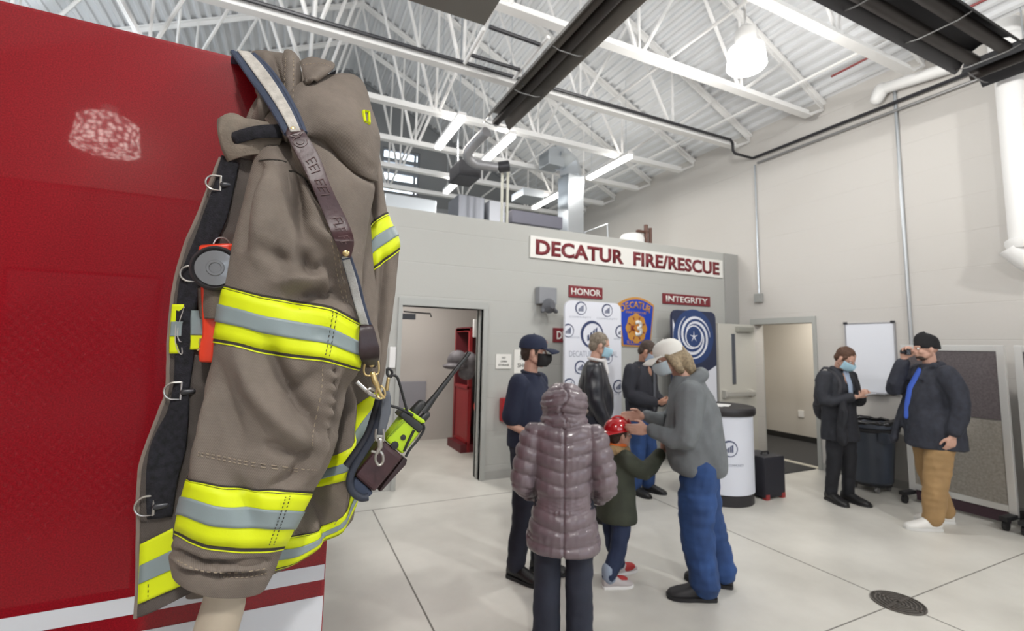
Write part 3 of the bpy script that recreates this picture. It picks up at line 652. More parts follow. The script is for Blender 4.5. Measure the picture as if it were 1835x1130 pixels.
part('logo_ring', mb, BANW, t)
mb = MB(); P = []
for k in range(10): a = PI/2+2*PI*k/10; r_ = Rl*(.26 if k % 2 == 0 else .05); P.append((lc.x+r_*math.cos(a), yb2-.0055, lc.z+r_*math.sin(a)))
mb.prism(P, (0,-.001,0)); part('logo_star', mb, BANW, t)
for x in (cx0+.15, cx1-.15): mb = MB(); mb.box((x-.05, yb2-.18, 0), (x+.05, yb2+.2, .06), .01); part('foot', mb, GALV, t)
# ================================================================= PODIUM COUNTER
PC = V((4.46, 3.87, 0)); PR = .34
t = thing('podium_counter', 'round white and navy display counter with a black top and a navy ring logo', 'counter', PC)
mb = MB(); mb.lathe(PC, [(0,0),(PR-.01,0),(PR-.01,.12),(0,.12)], 40); part('base', mb, mat('counter_black', (.02,.018,.02), .5), t)
fy = PC.y
def arcpanel(a0, a1, z0, z1, r, m, nm):
    mb = MB(); n = 24; o_, i_ = [], []
    rs = []
    for k in range(n+1):
        a = math.radians(a0+(a1-a0)*k/n); c_, s_ = math.cos(a), math.sin(a)
        rs.append([PC+V((r*c_, r*s_, z0)), PC+V((r*c_, r*s_, z1)), PC+V(((r-.02)*c_, (r-.02)*s_, z1)), PC+V(((r-.02)*c_, (r-.02)*s_, z0))])
    mb.rings(rs); return part(nm, mb, m, t)
arcpanel(205, 400, .12, .93, PR, mat('banner_white2', (.72,.75,.83), .5), 'front_wrap')
arcpanel(41, 204, .12, .93, PR, mat('counter_navy', (.02,.03,.10), .5), 'side_wrap')
mb = MB(); mb.lathe(PC, [(0,.93),(PR+.02,.93),(PR+.03,.95),(PR+.03,1.0),(PR+.02,1.015),(0,1.015)], 40); part('top', mb, mat('counter_black', (.02,.018,.02), .5), t)
la = math.atan2(-PC.y, -PC.x)+.27; lp = PC+V((math.cos(la)*PR, math.sin(la)*PR, 0))
def wrapz(o):   # bend flat mark onto the cylinder
    for v in o.data.vertices:
        u_ = v.co.x; a = la + u_/PR; r = PR+.002 - v.co.y*0; v.co = V((math.cos(a)*(PR+.001-v.co.y), math.sin(a)*(PR+.001-v.co.y), v.co.z))
o = logo(None, V((0,0,.60)), .085, 0); o.parent = t; wrapz(o)
o = put_text('DECATUR COMMUNITY', (0,0,.43), .025, INKG, None, width=.3, depth=.001); o.parent = t; wrapz(o)
mb = MB(); 
for k in range(3): mb.box((4.2+.04*k, 3.75-.02*k, 1.016+.003*k), (4.44+.04*k, 4.0-.02*k, 1.0185+.003*k), rot=Matrix.Rotation(.2*k+.2,3,'Z'))
tag(part('paper_sheets', mb, WHITEP), 'white papers lying on the black counter top', 'paper')
# black carry case next to the counter
A = onZ(1388, 893); t = thing('carry_case', 'black soft carry case standing right of the display counter', 'case', A)
mb = MB(); mb.box((A.x-.17, A.y-.02, .02), (A.x+.17, A.y+.32, .46), .03); part('case_body', mb, mat('case_black', (.015,.015,.022), .7), t)
for sx in (-.13, .13): mb = MB(); mb.box((A.x+sx-.03, A.y-.022, .0), (A.x+sx+.03, A.y+.03, .06), .008); part('wheel_guard', mb, mat('case_red', (.3,.03,.03), .5), t)
mb = MB(); mb.tube([(A.x-.06,A.y+.1,.46),(A.x-.05,A.y+.1,.49),(A.x+.05,A.y+.1,.49),(A.x+.06,A.y+.1,.46)], .01, 8); part('handle', mb, BLACK, t)
# ================================================================= DOORWAY 2 (right wall)
mb = MB()
for (y0, y1, z0, z1) in ((D2A-.05, D2A, 0, D2H), (D2B, D2B+.05, 0, D2H), (D2A-.05, D2B+.05, D2H, D2H+.09)): mb.box((RX-.03, y0, z0), (RX+T+.02, y1, z1), .004)
d2 = struct('door_2', mb, FRAME); d2['label'] = 'grey steel frame of the doorway in the right wall'
lx0, lx1, ly = 5.98, 6.80, 5.17
mb = MB(); mb.box((lx0, ly, .01), (lx1, ly+.045, 2.04), .004); lf = part('door_leaf', mb, DOORC, d2, 'beige door leaf swung open against the back wall')
q = onY(1312, 600, ly).x; mb = MB(); mb.box((q-.02, ly-.012, onY(1312,688,ly).z), (q+.05, ly+.05, onY(1312,598,ly).z), .003); part('vision_slit', mb, mat('slit_dark', (.1,.11,.13), .15), lf)
zb = onY(1335, 704, ly).z; mb = MB(); mb.box((lx0+.06, ly-.09, zb-.035), (lx1-.12, ly-.06, zb+.035), .008); mb.box((lx0+.04, ly-.07, zb-.06), (lx0+.14, ly-.001, zb+.06), .008); mb.box((lx1-.2, ly-.07, zb-.05), (lx1-.12, ly-.001, zb+.05), .008); part('push_bar', mb, mat('bar_alu', (.62,.61,.57), .35, .4), lf)
mb = MB(); mb.box((6.35, ly-.07, 1.92), (6.7, ly-.001, 2.0), .01); part('door_closer', mb, mat('closer', (.4,.4,.36), .4, .3), lf)
HW = mat('hall_wall', (.60,.57,.52), .6)
mb = MB(); mb.box((RX+1.75, 2.5, 0), (RX+1.85, 7, 2.6)); struct('wall_hall', mb, HW)
mb = MB(); mb.box((RX+T, 6.6, 0), (RX+3, 6.7, 2.6)); struct('wall_hall_end', mb, HW)
mb = MB(); mb.box((RX+T, 2.4, 0), (RX+1.85, 2.5, 2.6)); struct('wall_hall_near', mb, HW)
mb = MB(); mb.box((RX+T, 2.4, 2.6), (RX+3, 6.7, 2.7)); struct('ceiling', mb, HW)
mb = MB(); mb.box((RX+.02, 2.5, .001), (RX+1.75, 6.6, .012)); struct('floor', mb, mat('hall_carpet', (.045,.045,.047), .85, bump=(200,.3)))
mb = MB(); mb.box((RX+1.72, 2.5, .01), (RX+1.748, 6.6, .11)); struct('baseboard_hall', mb, mat('base_black', (.02,.02,.02), .5))
mb = MB(); mb.box((RX-.03, D2A, .001), (RX+.06, D2B, .018), .004); struct('trim_7', mb, mat('threshold_alu', (.7,.67,.58), .4, .3))
lamp('hall_light', (RX+1.0, 4.9, 2.5), 34, .5, col=(1,.93,.82))
mb = MB(); mb.box((RX+.8, 4.75, 2.55), (RX+1.2, 5.05, 2.6), .01); tag(part('ceiling_panel_light', mb, mat('strip_glow', (1,1,1))), 'flat ceiling light in the hallway beyond the right doorway', 'ceiling lamp')
A = onX(1436, 741, RX+1.75); mb = MB(); mb.box((RX+1.735, A.y-.05, A.z-.06), (RX+1.75, A.y+.05, A.z+.06), .004); tag(part('wall_outlet', mb, WHITEP), 'white outlet plate on the hallway wall', 'outlet')
mb = MB(); mb.box((5.75, D2A+.02, .001), (RX-.05, 5.1, .012), .003); tag(part('door_mat', mb, mat('mat_black', (.04,.04,.042), .9, bump=(300,.3))), 'dark door mat in front of the right doorway', 'mat')
# baseboards
mb = MB(); mb.box((D1R+.06, YB-.012, 0), (RX-.33, YB-.0005, .1)); struct('baseboard_back', mb, mat('base_grey', (.40,.40,.38), .5))
mb = MB(); mb.box((RX-.012, YF, 0), (RX-.0005, D2A-.05, .1)); struct('baseboard_right', mb, mat('base_grey', (.4,.4,.38), .5))
# ================================================================= WHITEBOARD
A = onX(1515, 581, RX-.03); B = onX(1608, 706, RX-.03); y0, y1 = B.y, A.y
t = thing('whiteboard', 'blank whiteboard hung on the right wall above the dustbin', 'whiteboard', (RX, (y0+y1)/2, B.z))
mb = MB(); mb.box((RX-.025, y0, B.z), (RX-.001, y1, A.z)); part('writing_surface', mb, mat('board_white', (.82,.85,.92), .2), t)
mb = MB()
for a_, b_ in (((RX-.032,y0-.015,B.z-.015),(RX-.001,y0,A.z+.015)), ((RX-.032,y1,B.z-.015),(RX-.001,y1+.015,A.z+.015)), ((RX-.032,y0,A.z),(RX-.001,y1,A.z+.015)), ((RX-.032,y0,B.z-.015),(RX-.001,y1,B.z))): mb.box(a_, b_)
part('frame', mb, mat('frame_alu', (.45,.45,.47), .35, .6), t)
for yy in (y0, y1): mb = MB(); mb.box((RX-.04, yy-.025, A.z-.0), (RX-.033, yy+.025, A.z+.03), .002); part('corner_clip', mb, DARK, t)
mb = MB(); mb.box((RX-.09, y0+.1, B.z-.02), (RX-.033, y1-.1, B.z-.005), .003); part('marker_tray', mb, mat('frame_alu', (.45,.45,.47), .35, .6), t)
# ================================================================= WHEELED DUSTBIN
c = (onZ(1555, 880)+onZ(1590, 876))/2+V((-.02,.05,0)); t = thing('wheeled_dustbin', 'dark grey-blue round plastic dustbin on casters behind the man with the phone', 'dustbin', c)
BIN = mat('bin_plastic', (.045,.055,.075), .4)
mb = MB(); mb.lathe(c, [(0,.1),(.2,.1),(.215,.12),(.26,.72),(.265,.74),(.285,.75),(.285,.80),(.26,.80),(.25,.76),(.2,.14),(0,.13)], 32); part('bin_body', mb, BIN, t)
mb = MB(); mb.lathe(c, [(.27,.70),(.30,.71),(.305,.74),(.27,.745),(.268,.72)], 32); part('rim_band', mb, BLACK, t)
for k in range(2): a = 1+PI*k; q = c+V((math.cos(a)*.29, math.sin(a)*.29, .66)); mb = MB(); mb.box(q-V((.04,.05,.06)), q+V((.04,.05,.05)), .015); part('handle', mb, BIN, t)
def limb_bag(m_):
    for k in range(16): a = 2*PI*k/16; m_.limb([c+V((math.cos(a)*.27, math.sin(a)*.27, .81)), c+V((math.cos(a+.39)*.27, math.sin(a+.39)*.27, .80+.02*(k%2)))], [.02+.008*(k%3),.022])
mb = MB(); limb_bag(mb); o = part('bin_liner', mb, mat('bag_black', (.01,.01,.012), .25), t, auto=False); bake(o, .012, 1)
mb = MB(); mb.lathe(c, [(0,.07),(.2,.07),(.2,.1),(0,.1)], 24); part('dolly', mb, BLACK, t)
for k in range(4): a = PI/4+PI/2*k; q = c+V((math.cos(a)*.17, math.sin(a)*.17, .035)); mb = MB(); mb.cyl(q-V((0,.012,0)), q+V((0,.012,0)), .035); part('caster', mb, mat('caster_grey', (.25,.25,.25), .5), t)
# ================================================================= ROLLING BOARDS
MESH = mat('board_fabric', (.105,.09,.095), .5, noise_col=(60,.25)); FR = mat('frame_silver', (.72,.72,.70), .35, .5)
def rolling_board(ya, yb_, xa, xb, label):
    A, B = V((xa, ya, 0)), V((xb, yb_, 0)); d = (B-A).normalized(); n_ = V((-d.y, d.x, 0)); L = (B-A).length; zt = 1.73
    t = thing('rolling_display_board', label, 'display board', (A+B)/2, group='rolling display boards')
    M = Matrix((( d.x, n_.x, 0), (d.y, n_.y, 0), (0,0,1)))
    def bx(nm, x0, x1, z0, z1, y0, y1, m, b=.004, par=t, lab=None):
        mb = MB(); mb.box((x0,y0,z0), (x1,y1,z1), b); bmesh.ops.transform(mb.bm, matrix=Matrix.Translation(A) @ M.to_4x4(), verts=mb.bm.verts); return part(nm, mb, m, par, lab)
    bx('panel', .06, L-.06, 1.0, zt-.06, -.012, .012, MESH); bx('panel', .06, L-.06, .2, .99, -.012, .012, mat('board_fabric_lower', (.27,.25,.22), .5, noise_col=(50,.2)), lab='lighter grey lower half of the board')
    bx('upright', 0, .06, .1, zt, -.02, .02, FR); bx('upright', L-.06, L, .1, zt, -.02, .02, FR); bx('rail', .06, L-.06, zt-.06, zt, -.02, .02, FR); bx('rail', .06, L-.06, .14, .2, -.02, .02, FR)
    bx('kick_panel', .06, L-.06, .03, .135, -.01, .01, mat('kick_maroon', (.05,.025,.035), .5))
    for x in (.03, L-.03):
        bx('foot', x-.03, x+.03, .09, .13, -.22, .22, BLACK)
        for y in (-.17, .17):
            q = A + d*x + n_*y + V((0,0,.045)); mb = MB(); mb.cyl(q-d*.015, q+d*.015, .045, n=16); mb.box(q+V((-.012,-.012,.0)), q+V((.012,.012,.05))); part('caster', mb, BLACK, t)
rolling_board(2.98, 2.10, 6.40, 6.36, 'rolling display board behind the man in the beanie')
rolling_board(2.03, .8, 6.36, 6.30, 'rolling display board cut off by the right edge of the view')
# ================================================================= FLOOR DRAIN
A = onZ(1557, 1068); B = onZ(1661, 1094); R_ = (B-A).length/2
t = thing('floor_drain', 'round cast iron floor drain grate with concentric slots', 'floor drain', (dr.x, dr.y, 0))
mb = MB(); mb.lathe((dr.x, dr.y, 0), [(0,.001),(R_,.001),(R_,.004),(0,.004)], 40); part('drain_well', mb, mat('drain_dark', (.05,.045,.04), .7), t)
mb = MB()
for k in range(6):
    r = R_*(.16+.168*k); mb.lathe((dr.x, dr.y, 0), [(r-R_*.05,.003),(r-R_*.05,.009),(r,.009),(r,.003),(r-R_*.05,.003)], 40, cap=False)
for a in (0, PI/2): 
    dx, dy = math.cos(a)*R_, math.sin(a)*R_; px_, py_ = -math.sin(a)*R_*.06, math.cos(a)*R_*.06
    mb.prism([(dr.x+dx+px_, dr.y+dy+py_, .004), (dr.x-dx+px_, dr.y-dy+py_, .004), (dr.x-dx-px_, dr.y-dy-py_, .004), (dr.x+dx-px_, dr.y+dy-py_, .004)], (0,0,.005))
part('grate', mb, mat('cast_iron', (.17,.155,.14), .5, .5), t)
# ================================================================= FIRE TRUCK
TY = 1.0
tr_ = onY(585, 1000, TY).x; TZ = onY(210, 50, TY).z
def truckmat():
    m = mat('fire_red', (.20,.004,.010), .35, coat=.55); b = m.node_tree.nodes['Principled BSDF']; b.inputs['Coat Roughness'].default_value = .025
    tc = [n for n in m.node_tree.nodes if n.type == 'TEX_COORD'][0]
    n1 = node(m, 'ShaderNodeTexNoise'); n1.inputs['Scale'].default_value = 450; link(m, tc.outputs['Object'], n1.inputs[0])
    bp = node(m, 'ShaderNodeBump'); bp.inputs['Strength'].default_value = .12; bp.inputs['Distance'].default_value = .001; link(m, n1.outputs[0], bp.inputs['Height']); link(m, bp.outputs[0], b.inputs['Normal'])
    r = node(m, 'ShaderNodeValToRGB'); r.color_ramp.elements[0].position = .32; r.color_ramp.elements[1].position = .68; r.color_ramp.elements[0].color = (.165,.002,.006,1); r.color_ramp.elements[1].color = (.27,.004,.011,1); link(m, n1.outputs[0], r.inputs[0]); link(m, r.outputs[0], b.inputs['Base Color']); b.inputs['Specular IOR Level'].default_value = .12
    return m
TR = truckmat(); STR = mat('stripe_silver', (.60,.62,.66), .45)
t = thing('fire_truck', 'glossy red fire truck body with silver stripes, a turnout coat hung on its corner', 'fire truck', (tr_-1.5, TY+1, 0))
mb = MB(); mb.box((-3.6, TY, .45), (tr_, 3.6, TZ), .006); part('body', mb, TR, t)
for z0, z1, tn in ((onY(580,1063,TY).z, onY(580,1010,TY).z, 0), ):
    pass
sz = [onY(582, 1010, TY).z, onY(581, 1037, TY).z, onY(580, 1066, TY).z]
sxr = onY(577, 1100, TY).x
mb = MB(); mb.box((-3.6, TY-.0012, sz[1]), (sxr, TY-.0002, sz[0])); part('stripe', mb, STR, t)
mb = MB(); mb.box((-3.6, TY-.0012, .78), (sxr, TY-.0002, sz[2])); part('stripe', mb, STR, t)
mb = MB(); mb.box((-3.5, TY+.06, .2), (tr_-.06, 3.5, .45), .02); part('chassis', mb, DARK, t)
for x in (-2.6, -.6):
    for y in (TY+.17, 3.25):
        mb = MB(); mb.lathe((x, y+.14, .42), [(0,0),(.18,0),(.22,.04),(.38,.03),(.42,0),(.42,-.25),(0,-.25)], 36, axis='Y'); part('wheel', mb, BLACK, t)

# unseen tread plate locker added behind the viewer for glints in the truck's paint
q0, q1 = onY(0, 905, 3.3), onY(190, 520, 3.3); PX0, PX1, PZ1 = q0.x-.1, q1.x+.25, q1.z+.1; PY = -1.3
t = thing('added_glint_locker', 'unseen diamond tread plate locker added behind the viewer for reflected dots', 'locker', ((PX0+PX1)/2, PY, 0))
TP = mat('tread_plate', (.8,.8,.8), .25, 1.0)
mb = MB(); mb.box((PX0, PY-.6, 0), (PX1, PY, PZ1), .01); part('cabinet', mb, mat('locker_red', (.2,.006,.012), .4), t)
mb = MB(); mb.box((PX0+.02, PY+.001, .3), (PX1-.02, PY+.004, PZ1-.02))
iz = 0; z = .34
while z < PZ1-.05:
    x = PX0+.05+(iz % 2)*.028
    while x < PX1-.05:
        ang = .8 if iz % 2 else -.8; ux = V((math.cos(ang),0,math.sin(ang))); uz = V((-math.sin(ang),0,math.cos(ang))); c = V((x, PY+.004, z))
        top = mb.bm.verts.new(c+V((0,.0065,0))); ring = [mb.bm.verts.new(c+ux*.020*math.cos(a)+uz*.010*math.sin(a)) for a in [2*PI*k/8 for k in range(8)]]
        mid = [mb.bm.verts.new(c+V((0,.0045,0))+ux*.012*math.cos(a)+uz*.006*math.sin(a)) for a in [2*PI*k/8 for k in range(8)]]
        for k in range(8): mb.face((ring[k], ring[(k+1) % 8], mid[(k+1) % 8], mid[k])); mb.face((mid[k], mid[(k+1) % 8], top))
        x += .056
    z += .028; iz += 1
part('tread_panel', mb, TP, t, auto=False)
# ================================================================= PEOPLE
SKIN = mat('skin_light', (.56,.33,.25), .55); SKIN2 = mat('skin_tan', (.42,.22,.15), .55)
def frame(y=0, p=0, r=0):   # yaw, pitch (down positive), roll in degrees
    return Matrix.Rotation(math.radians(y), 3, 'Z') @ Matrix.Rotation(math.radians(-p), 3, 'X') @ Matrix.Rotation(math.radians(r), 3, 'Y')
def head_mesh(mb, c, R, k):
    f = lambda x, y, z: V(c) + R @ (V((x, y, z))*k)
    mb.ball(f(0,-.012,.028), (.076*k,.094*k,.088*k), 24, R); mb.ball(f(0,.018,-.04), (.062*k,.072*k,.07*k), 20, R)
    mb.limb([f(0,.045,-.075), f(0,.062,-.092)], [.036*k,.022*k], 12)
    mb.limb([f(-.035,.03,-.07), f(-.05,-.01,-.045)], [.026*k,.026*k], 10); mb.limb([f(.035,.03,-.07), f(.05,-.01,-.045)], [.026*k,.026*k], 10)
    mb.limb([f(0,.082,.012), f(0,.1,-.022), f(0,.102,-.03)], [.01*k,.013*k,.015*k], 10)
    for s in (-1, 1):
        mb.ball(f(s*.012,.092,-.03), .011*k, 8); mb.limb([f(s*.012,.078,.022), f(s*.045,.066,.02)], [.012*k,.01*k], 8)
        mb.ball(f(s*.076,-.008,-.01), (.013*k,.02*k,.032*k), 12, R @ Matrix.Rotation(s*.25, 3, 'Z')); mb.ball(f(s*.04,.055,-.03), .024*k, 10)
    mb.limb([f(-.02,.083,-.056), f(.02,.083,-.056)], [.008*k,.008*k], 8); mb.limb([f(-.016,.08,-.066), f(.016,.08,-.066)], [.009*k,.009*k], 8)
def hand_mesh(mb, w, d, n, side, k=1.0, curl=35, spread=.0):
    """w wrist, d toward the fingers, n palm normal, side = +1 thumb toward d x n"""
    w = V(w); d = V(d).normalized(); n = V(n); n = (n - d*n.dot(d)).normalized(); s = d.cross(n)*side
    lens = [(.036,.022,.018), (.043,.028,.021), (.045,.03,.022), (.04,.027,.02)]
    mb.limb([w - d*.04*k, w + d*.012*k], [.027*k,.024*k], 12)
    for i in range(4):
        o = (i-1.5)*.0195*k; kn = w + d*(.088+(-.008,0,.003,-.002)[i])*k + s*o
        mb.limb([w + d*.012*k + s*o*.55, w + d*.05*k + s*o*.9, kn], [.015*k,.0155*k,.0115*k], 10)
        a = math.radians(curl*(.75+.12*(3-i))); p = kn; q = d + s*(i-1.5)*spread; q.normalize()
        pts = [p]; rr = [.0105*k]; ang = a*.6
        for j, L in enumerate(lens[i]):
            v = q*math.cos(ang) + n*math.sin(ang); p = p + v*L*k; pts.append(p); rr.append((.0092,.0082,.0072)[j]*k); ang += a
        mb.limb(pts, rr, 9)
    b = w + d*.028*k + s*.022*k; t1 = b + (d*.6 + s*.75 + n*.35).normalized()*.038*k; t2 = t1 + (d*.85 + s*.3 + n*.4).normalized()*.03*k; t3 = t2 + (d*.9 + n*.35).normalized()*.022*k
    mb.limb([w + d*.01*k, b, t1, t2, t3], [.016*k,.0165*k,.012*k,.010*k,.0085*k], 10)
def ell(c, rx, ry, n=28, R=None, sq=2.3):
    out = []
    for k in range(n):
        a = 2*PI*k/n; ca, sa = math.cos(a), math.sin(a); x = rx*math.copysign(abs(ca)**(2/sq), ca); y = ry*math.copysign(abs(sa)**(2/sq), sa)
        v = V((x, y, 0)); v = R @ v if R else v; out.append(V(c)+v)
    return out
def torso(mb, rows, R=None):
    q = catmull([(z, cx, cy, rx, ry) for z, cx, cy, rx, ry in rows], 4)
    mb.rings([ell((cx, cy, z), rx, ry, R=R) for z, cx, cy, rx, ry in q])
def folds(amp, sc=9, seed=0, vert=.5):
    def d(co, n): return amp*(noise.noise(V((co.x*sc+seed, co.y*sc, co.z*sc*vert))) + .5*noise.noise(V((co.x*sc*2.3, co.y*sc*2.3+seed, co.z*sc*1.3))))
    return d
def garment(name, fn, m, parent, vox=.011, disp=None, sm=3, label=None):
    mb = MB(); fn(mb); o = part(name, mb, m, parent, label, local=True, auto=False); bake(o, vox, sm, disp); return o
def shoe(parent, c, ang, m, sole, k=1.0, name='shoe', label=None):
    R = Matrix.Rotation(math.radians(ang), 3, 'Z'); c = V(c)
    def fn(mb):
        rs = []
        for y, w_, h0, h1 in ((-.085,.025,.02,.06), (-.078,.036,.006,.10), (-.03,.042,.004,.115), (.03,.043,.004,.10), (.08,.05,.004,.075), (.13,.052,.004,.06), (.17,.042,.005,.048), (.19,.02,.012,.035)):
            ring = []
            for i in range(16): a = 2*PI*i/16; ring.append(c + R @ (V((w_*math.copysign(abs(math.cos(a))**.8, math.cos(a)), y, (h0+h1)/2+(h1-h0)/2*math.sin(a)))*k))
            rs.append(ring)
        mb.rings(rs)
    mb = MB(); fn(mb); s = part(name, mb, m, parent, label, local=True, auto=False)
    mb = MB(); P = []
    for y, w_ in ((-.09,.022), (-.08,.038), (-.03,.045), (.03,.046), (.08,.053), (.13,.055), (.17,.045), (.196,.02)): P.append((w_, y))
    P = P + [(-a, b) for a, b in reversed(P)]
    mb.prism([c + R @ (V((a, b, .001))*k) for a, b in P], (0, 0, .022*k)); part('sole', mb, sole, s, local=True)
    return s
def mask(parent, c, R, k, m, w_=1.0):
    f = lambda x, y, z: V(c) + R @ (V((x, y, z))*k)
    def fn(mb): mb.ball(f(0,.045,-.052), (.062*k*w_,.068*k,.058*k), 20, R)
    mb = MB(); rs = []
    for i in range(9):
        z = -.005-.095*i/8; ring = []
        bulge = .016*math.sin(PI*i/8)+.016
        for j in range(15):
            a = math.radians(-78+156*j/14); rx = (.078-.014*(i/8)); ring.append(f(rx*math.sin(a), -.0+.092*math.cos(a)**.8*(1-.08*i/8)+bulge*math.cos(a)+.022*math.exp(-(a*4)**2)*(1-i/8)**.6, z))
        rs.append(ring)
    mb.grid(rs); o = part('face_mask', mb, m, parent, local=True); s = o.modifiers.new('s', 'SOLIDIFY'); s.thickness = .004*k; s.offset = 1
    for sgn in (-1, 1):
        mb = MB(); mb.tube([f(sgn*.066,.02,-.02), f(sgn*.078,-.0,.008), f(sgn*.08,-.02,.0)], .002*k, 6); part('ear_loop', mb, m, o, local=True)
    return o
def eyes(parent, c, R, k):
    f = lambda x, y, z: V(c) + R @ (V((x, y, z))*k)
    for s in (-1, 1):
        mb = MB(); mb.ball(f(s*.031,.072,.004), .0125*k, 12); e = part('eye', mb, mat('eye_white', (.7,.68,.65), .3), parent, local=True)
        mb = MB(); mb.ball(f(s*.031,.0815,.004), .0055*k, 10); part('iris', mb, mat('iris_dark', (.03,.02,.015), .2), e, local=True)
def cap(parent, c, R, k, m, logo=None):
    f = lambda x, y, z: V(c) + R @ (V((x, y, z))*k)
    mb = MB(); rs = []
    for z, rx, ry in ((.03,.086,.105), (.06,.086,.104), (.09,.078,.094), (.112,.06,.074), (.125,.035,.045), (.13,.008,.01)):
        rs.append([f(rx*math.cos(a), -.012+ry*math.sin(a), z) for a in [2*PI*i/28 for i in range(28)]])
    rs = [[p + R @ V((0,0,-.006*k)) for p in rs[0]]] + rs
    mb.rings(rs); o = part('cap', mb, m, parent, local=True)
    mb = MB(); G = []
    for i in range(6):
        t = i/5; row = []
        for j in range(13):
            a = math.radians(35+110*j/12); r0 = V((.086*math.cos(a), -.012+.105*math.sin(a), .035)); r1 = V((.088*math.cos(a), .06+.125*math.sin(a), .022-.02*abs(math.cos(a))*1.5))
            q = r0.lerp(r1, t); q.z += .008*math.sin(PI*t); row.append(f(*q))
        G.append(row)
    mb.grid(G); b = part('brim', mb, m, o, local=True); s = b.modifiers.new('s', 'SOLIDIFY'); s.thickness = .005*k
    mb = MB(); mb.ball(f(0,-.012,.131), .007*k, 8); part('button', mb, m, o, local=True)
    return o
def person(label, pos, rotz, group=None):
    return thing('person', label, 'person', pos, math.radians(rotz), group)
def arm_pts(sh, el, wr): return [V(sh), V(el), V(wr)]
def body(t, skin, hc, hR, k, arms, legs, nb=None, curl=(35, 35), palm=None, hand=True):
    """one continuous skin mesh"""
    nb = nb or (0, -.01, 1.46*k)
    def fn(mb):
        head_mesh(mb, hc, hR, k*1.0)
        mb.limb([V(nb)+V((0,0,-.06*k)), V(nb), V(hc) + hR @ (V((0,-.015,-.06))*k)], [.06*k,.055*k,.052*k], 14)
        mb.limb([V(nb)+V((0,0,-.1*k)), (V(nb)+V((0,0,.9*k*1.02)))*.5 if False else V((legs[0][0][0]*.0, legs[0][0][1], legs[0][0][2]+.03*k))], [.10*k,.12*k], 16)
        for i, (sh, el, wr) in enumerate(arms):
            mb.limb([V(nb)+V((0,0,-.08*k)), V(sh), V(el), V(wr)], [.06*k,.048*k,.038*k,.026*k], 12)
            if hand:
                d = (V(wr)-V(el)).normalized(); sd = -1 if V(sh).x > 0 else 1
                pn = V(palm[i]) if palm else V((sd, .0, 0)) 
                if palm and len(palm[i]) > 3: d = V(palm[i][3:6])
                hand_mesh(mb, V(wr)+d*.02*k, d, V(palm[i][:3]) if palm else pn, (1 if V(sh).x > 0 else -1), k, curl[i])
        for hp, kn, an in legs:
            mb.limb([V(hp), V(kn), V(an)], [.075*k,.05*k,.04*k], 12); mb.limb([V(an), V(an)+V((0,.02,-.04*k)), V(an)+V((0,.12*k,-.055*k))], [.035*k,.03*k,.022*k], 10)
    mb = MB(); fn(mb); o = part('body', mb, skin, t, local=True, auto=False); bake(o, .0065, 1); return o
def trousers(t, k, legs, m, r=(.10,.085,.075), waist=(1.0,.155,.12), cuff=.02, amp=.006, seed=0, low=None):
    def fn(mb):
        wz, rx, ry = waist; hy = legs[0][0][1]; hz = legs[0][0][2]
        torso(mb, [(hz-.06*k, 0, hy, .10*k, ry*.8*k), (hz, 0, hy, rx*k*1.03, ry*k), (hz+.07*k, 0, hy, rx*k, ry*k), (wz*k+.02, 0, hy, rx*k*.95, ry*k*.95)])
        for hp, kn, an in legs: mb.limb([V(hp)+V((0,0,.0)), V(kn), V(an)+V((0,0,cuff))], [r[0]*k, r[1]*k, r[2]*k], 18, smooth=3)
    return garment('trousers', fn, m, t, .012, lambda co, n: (folds(amp, 10, seed, .9)(co, n) + amp*.7*noise.noise(V((co.x*4, co.y*4, co.z*24)))))
def jacket(t, k, rows, arms, m, r=(.075,.062,.05), name='jacket', extra=None, disp=None, vox=.011, amp=.008, seed=0, cut=.03, sm=3):
    def fn(mb):
        torso(mb, [(z*k, cx*k, cy*k, rx*k, ry*k) for z, cx, cy, rx, ry in rows])
        for sh, el, wr in arms:
            w_ = V(wr) + (V(el)-V(wr)).normalized()*cut
            mb.limb([V(sh)*.985, V(el), w_], [r[0]*k, r[1]*k, r[2]*k], 16, smooth=3)
        if extra: extra(mb)
    return garment(name, fn, m, t, vox, disp or folds(amp, 8, seed, .6), sm)
def cloth(name, col, rough=.8, **k): return mat(name, col, rough, bump=(260, .35, .003), **k)
DENIM = cloth('denim_blue', (.022,.062,.19), noise_col=(5,.35)); DKDENIM = cloth('denim_dark', (.022,.027,.045), noise_col=(6,.25)); BLKCL = cloth('black_cloth', (.012,.013,.018))
def legs_std(k, w_=.09, fwd=(0, 0), hz=.9, hy=0): return [((s*w_*k, hy, hz*k), (s*w_*1.02*k, hy+.02*k+fwd[i]*.5, .48*k), (s*w_*1.05*k, hy-.01*k+fwd[i], .085*k)) for i, s in enumerate((-1, 1))]
HAIRB = mat('hair_grey', (.20,.165,.125), .7, noise_col=(60,.35), bump=(90,.5,.004)); HAIRD = mat('hair_dark', (.045,.028,.02), .7, noise_col=(60,.3), bump=(90,.5,.004))
HAIRBL = mat('hair_ash_blond', (.30,.235,.15), .7, noise_col=(60,.35), bump=(90,.6,.006)); HAIRBR = mat('hair_brown', (.085,.04,.022), .7, noise_col=(60,.3), bump=(90,.5,.004))
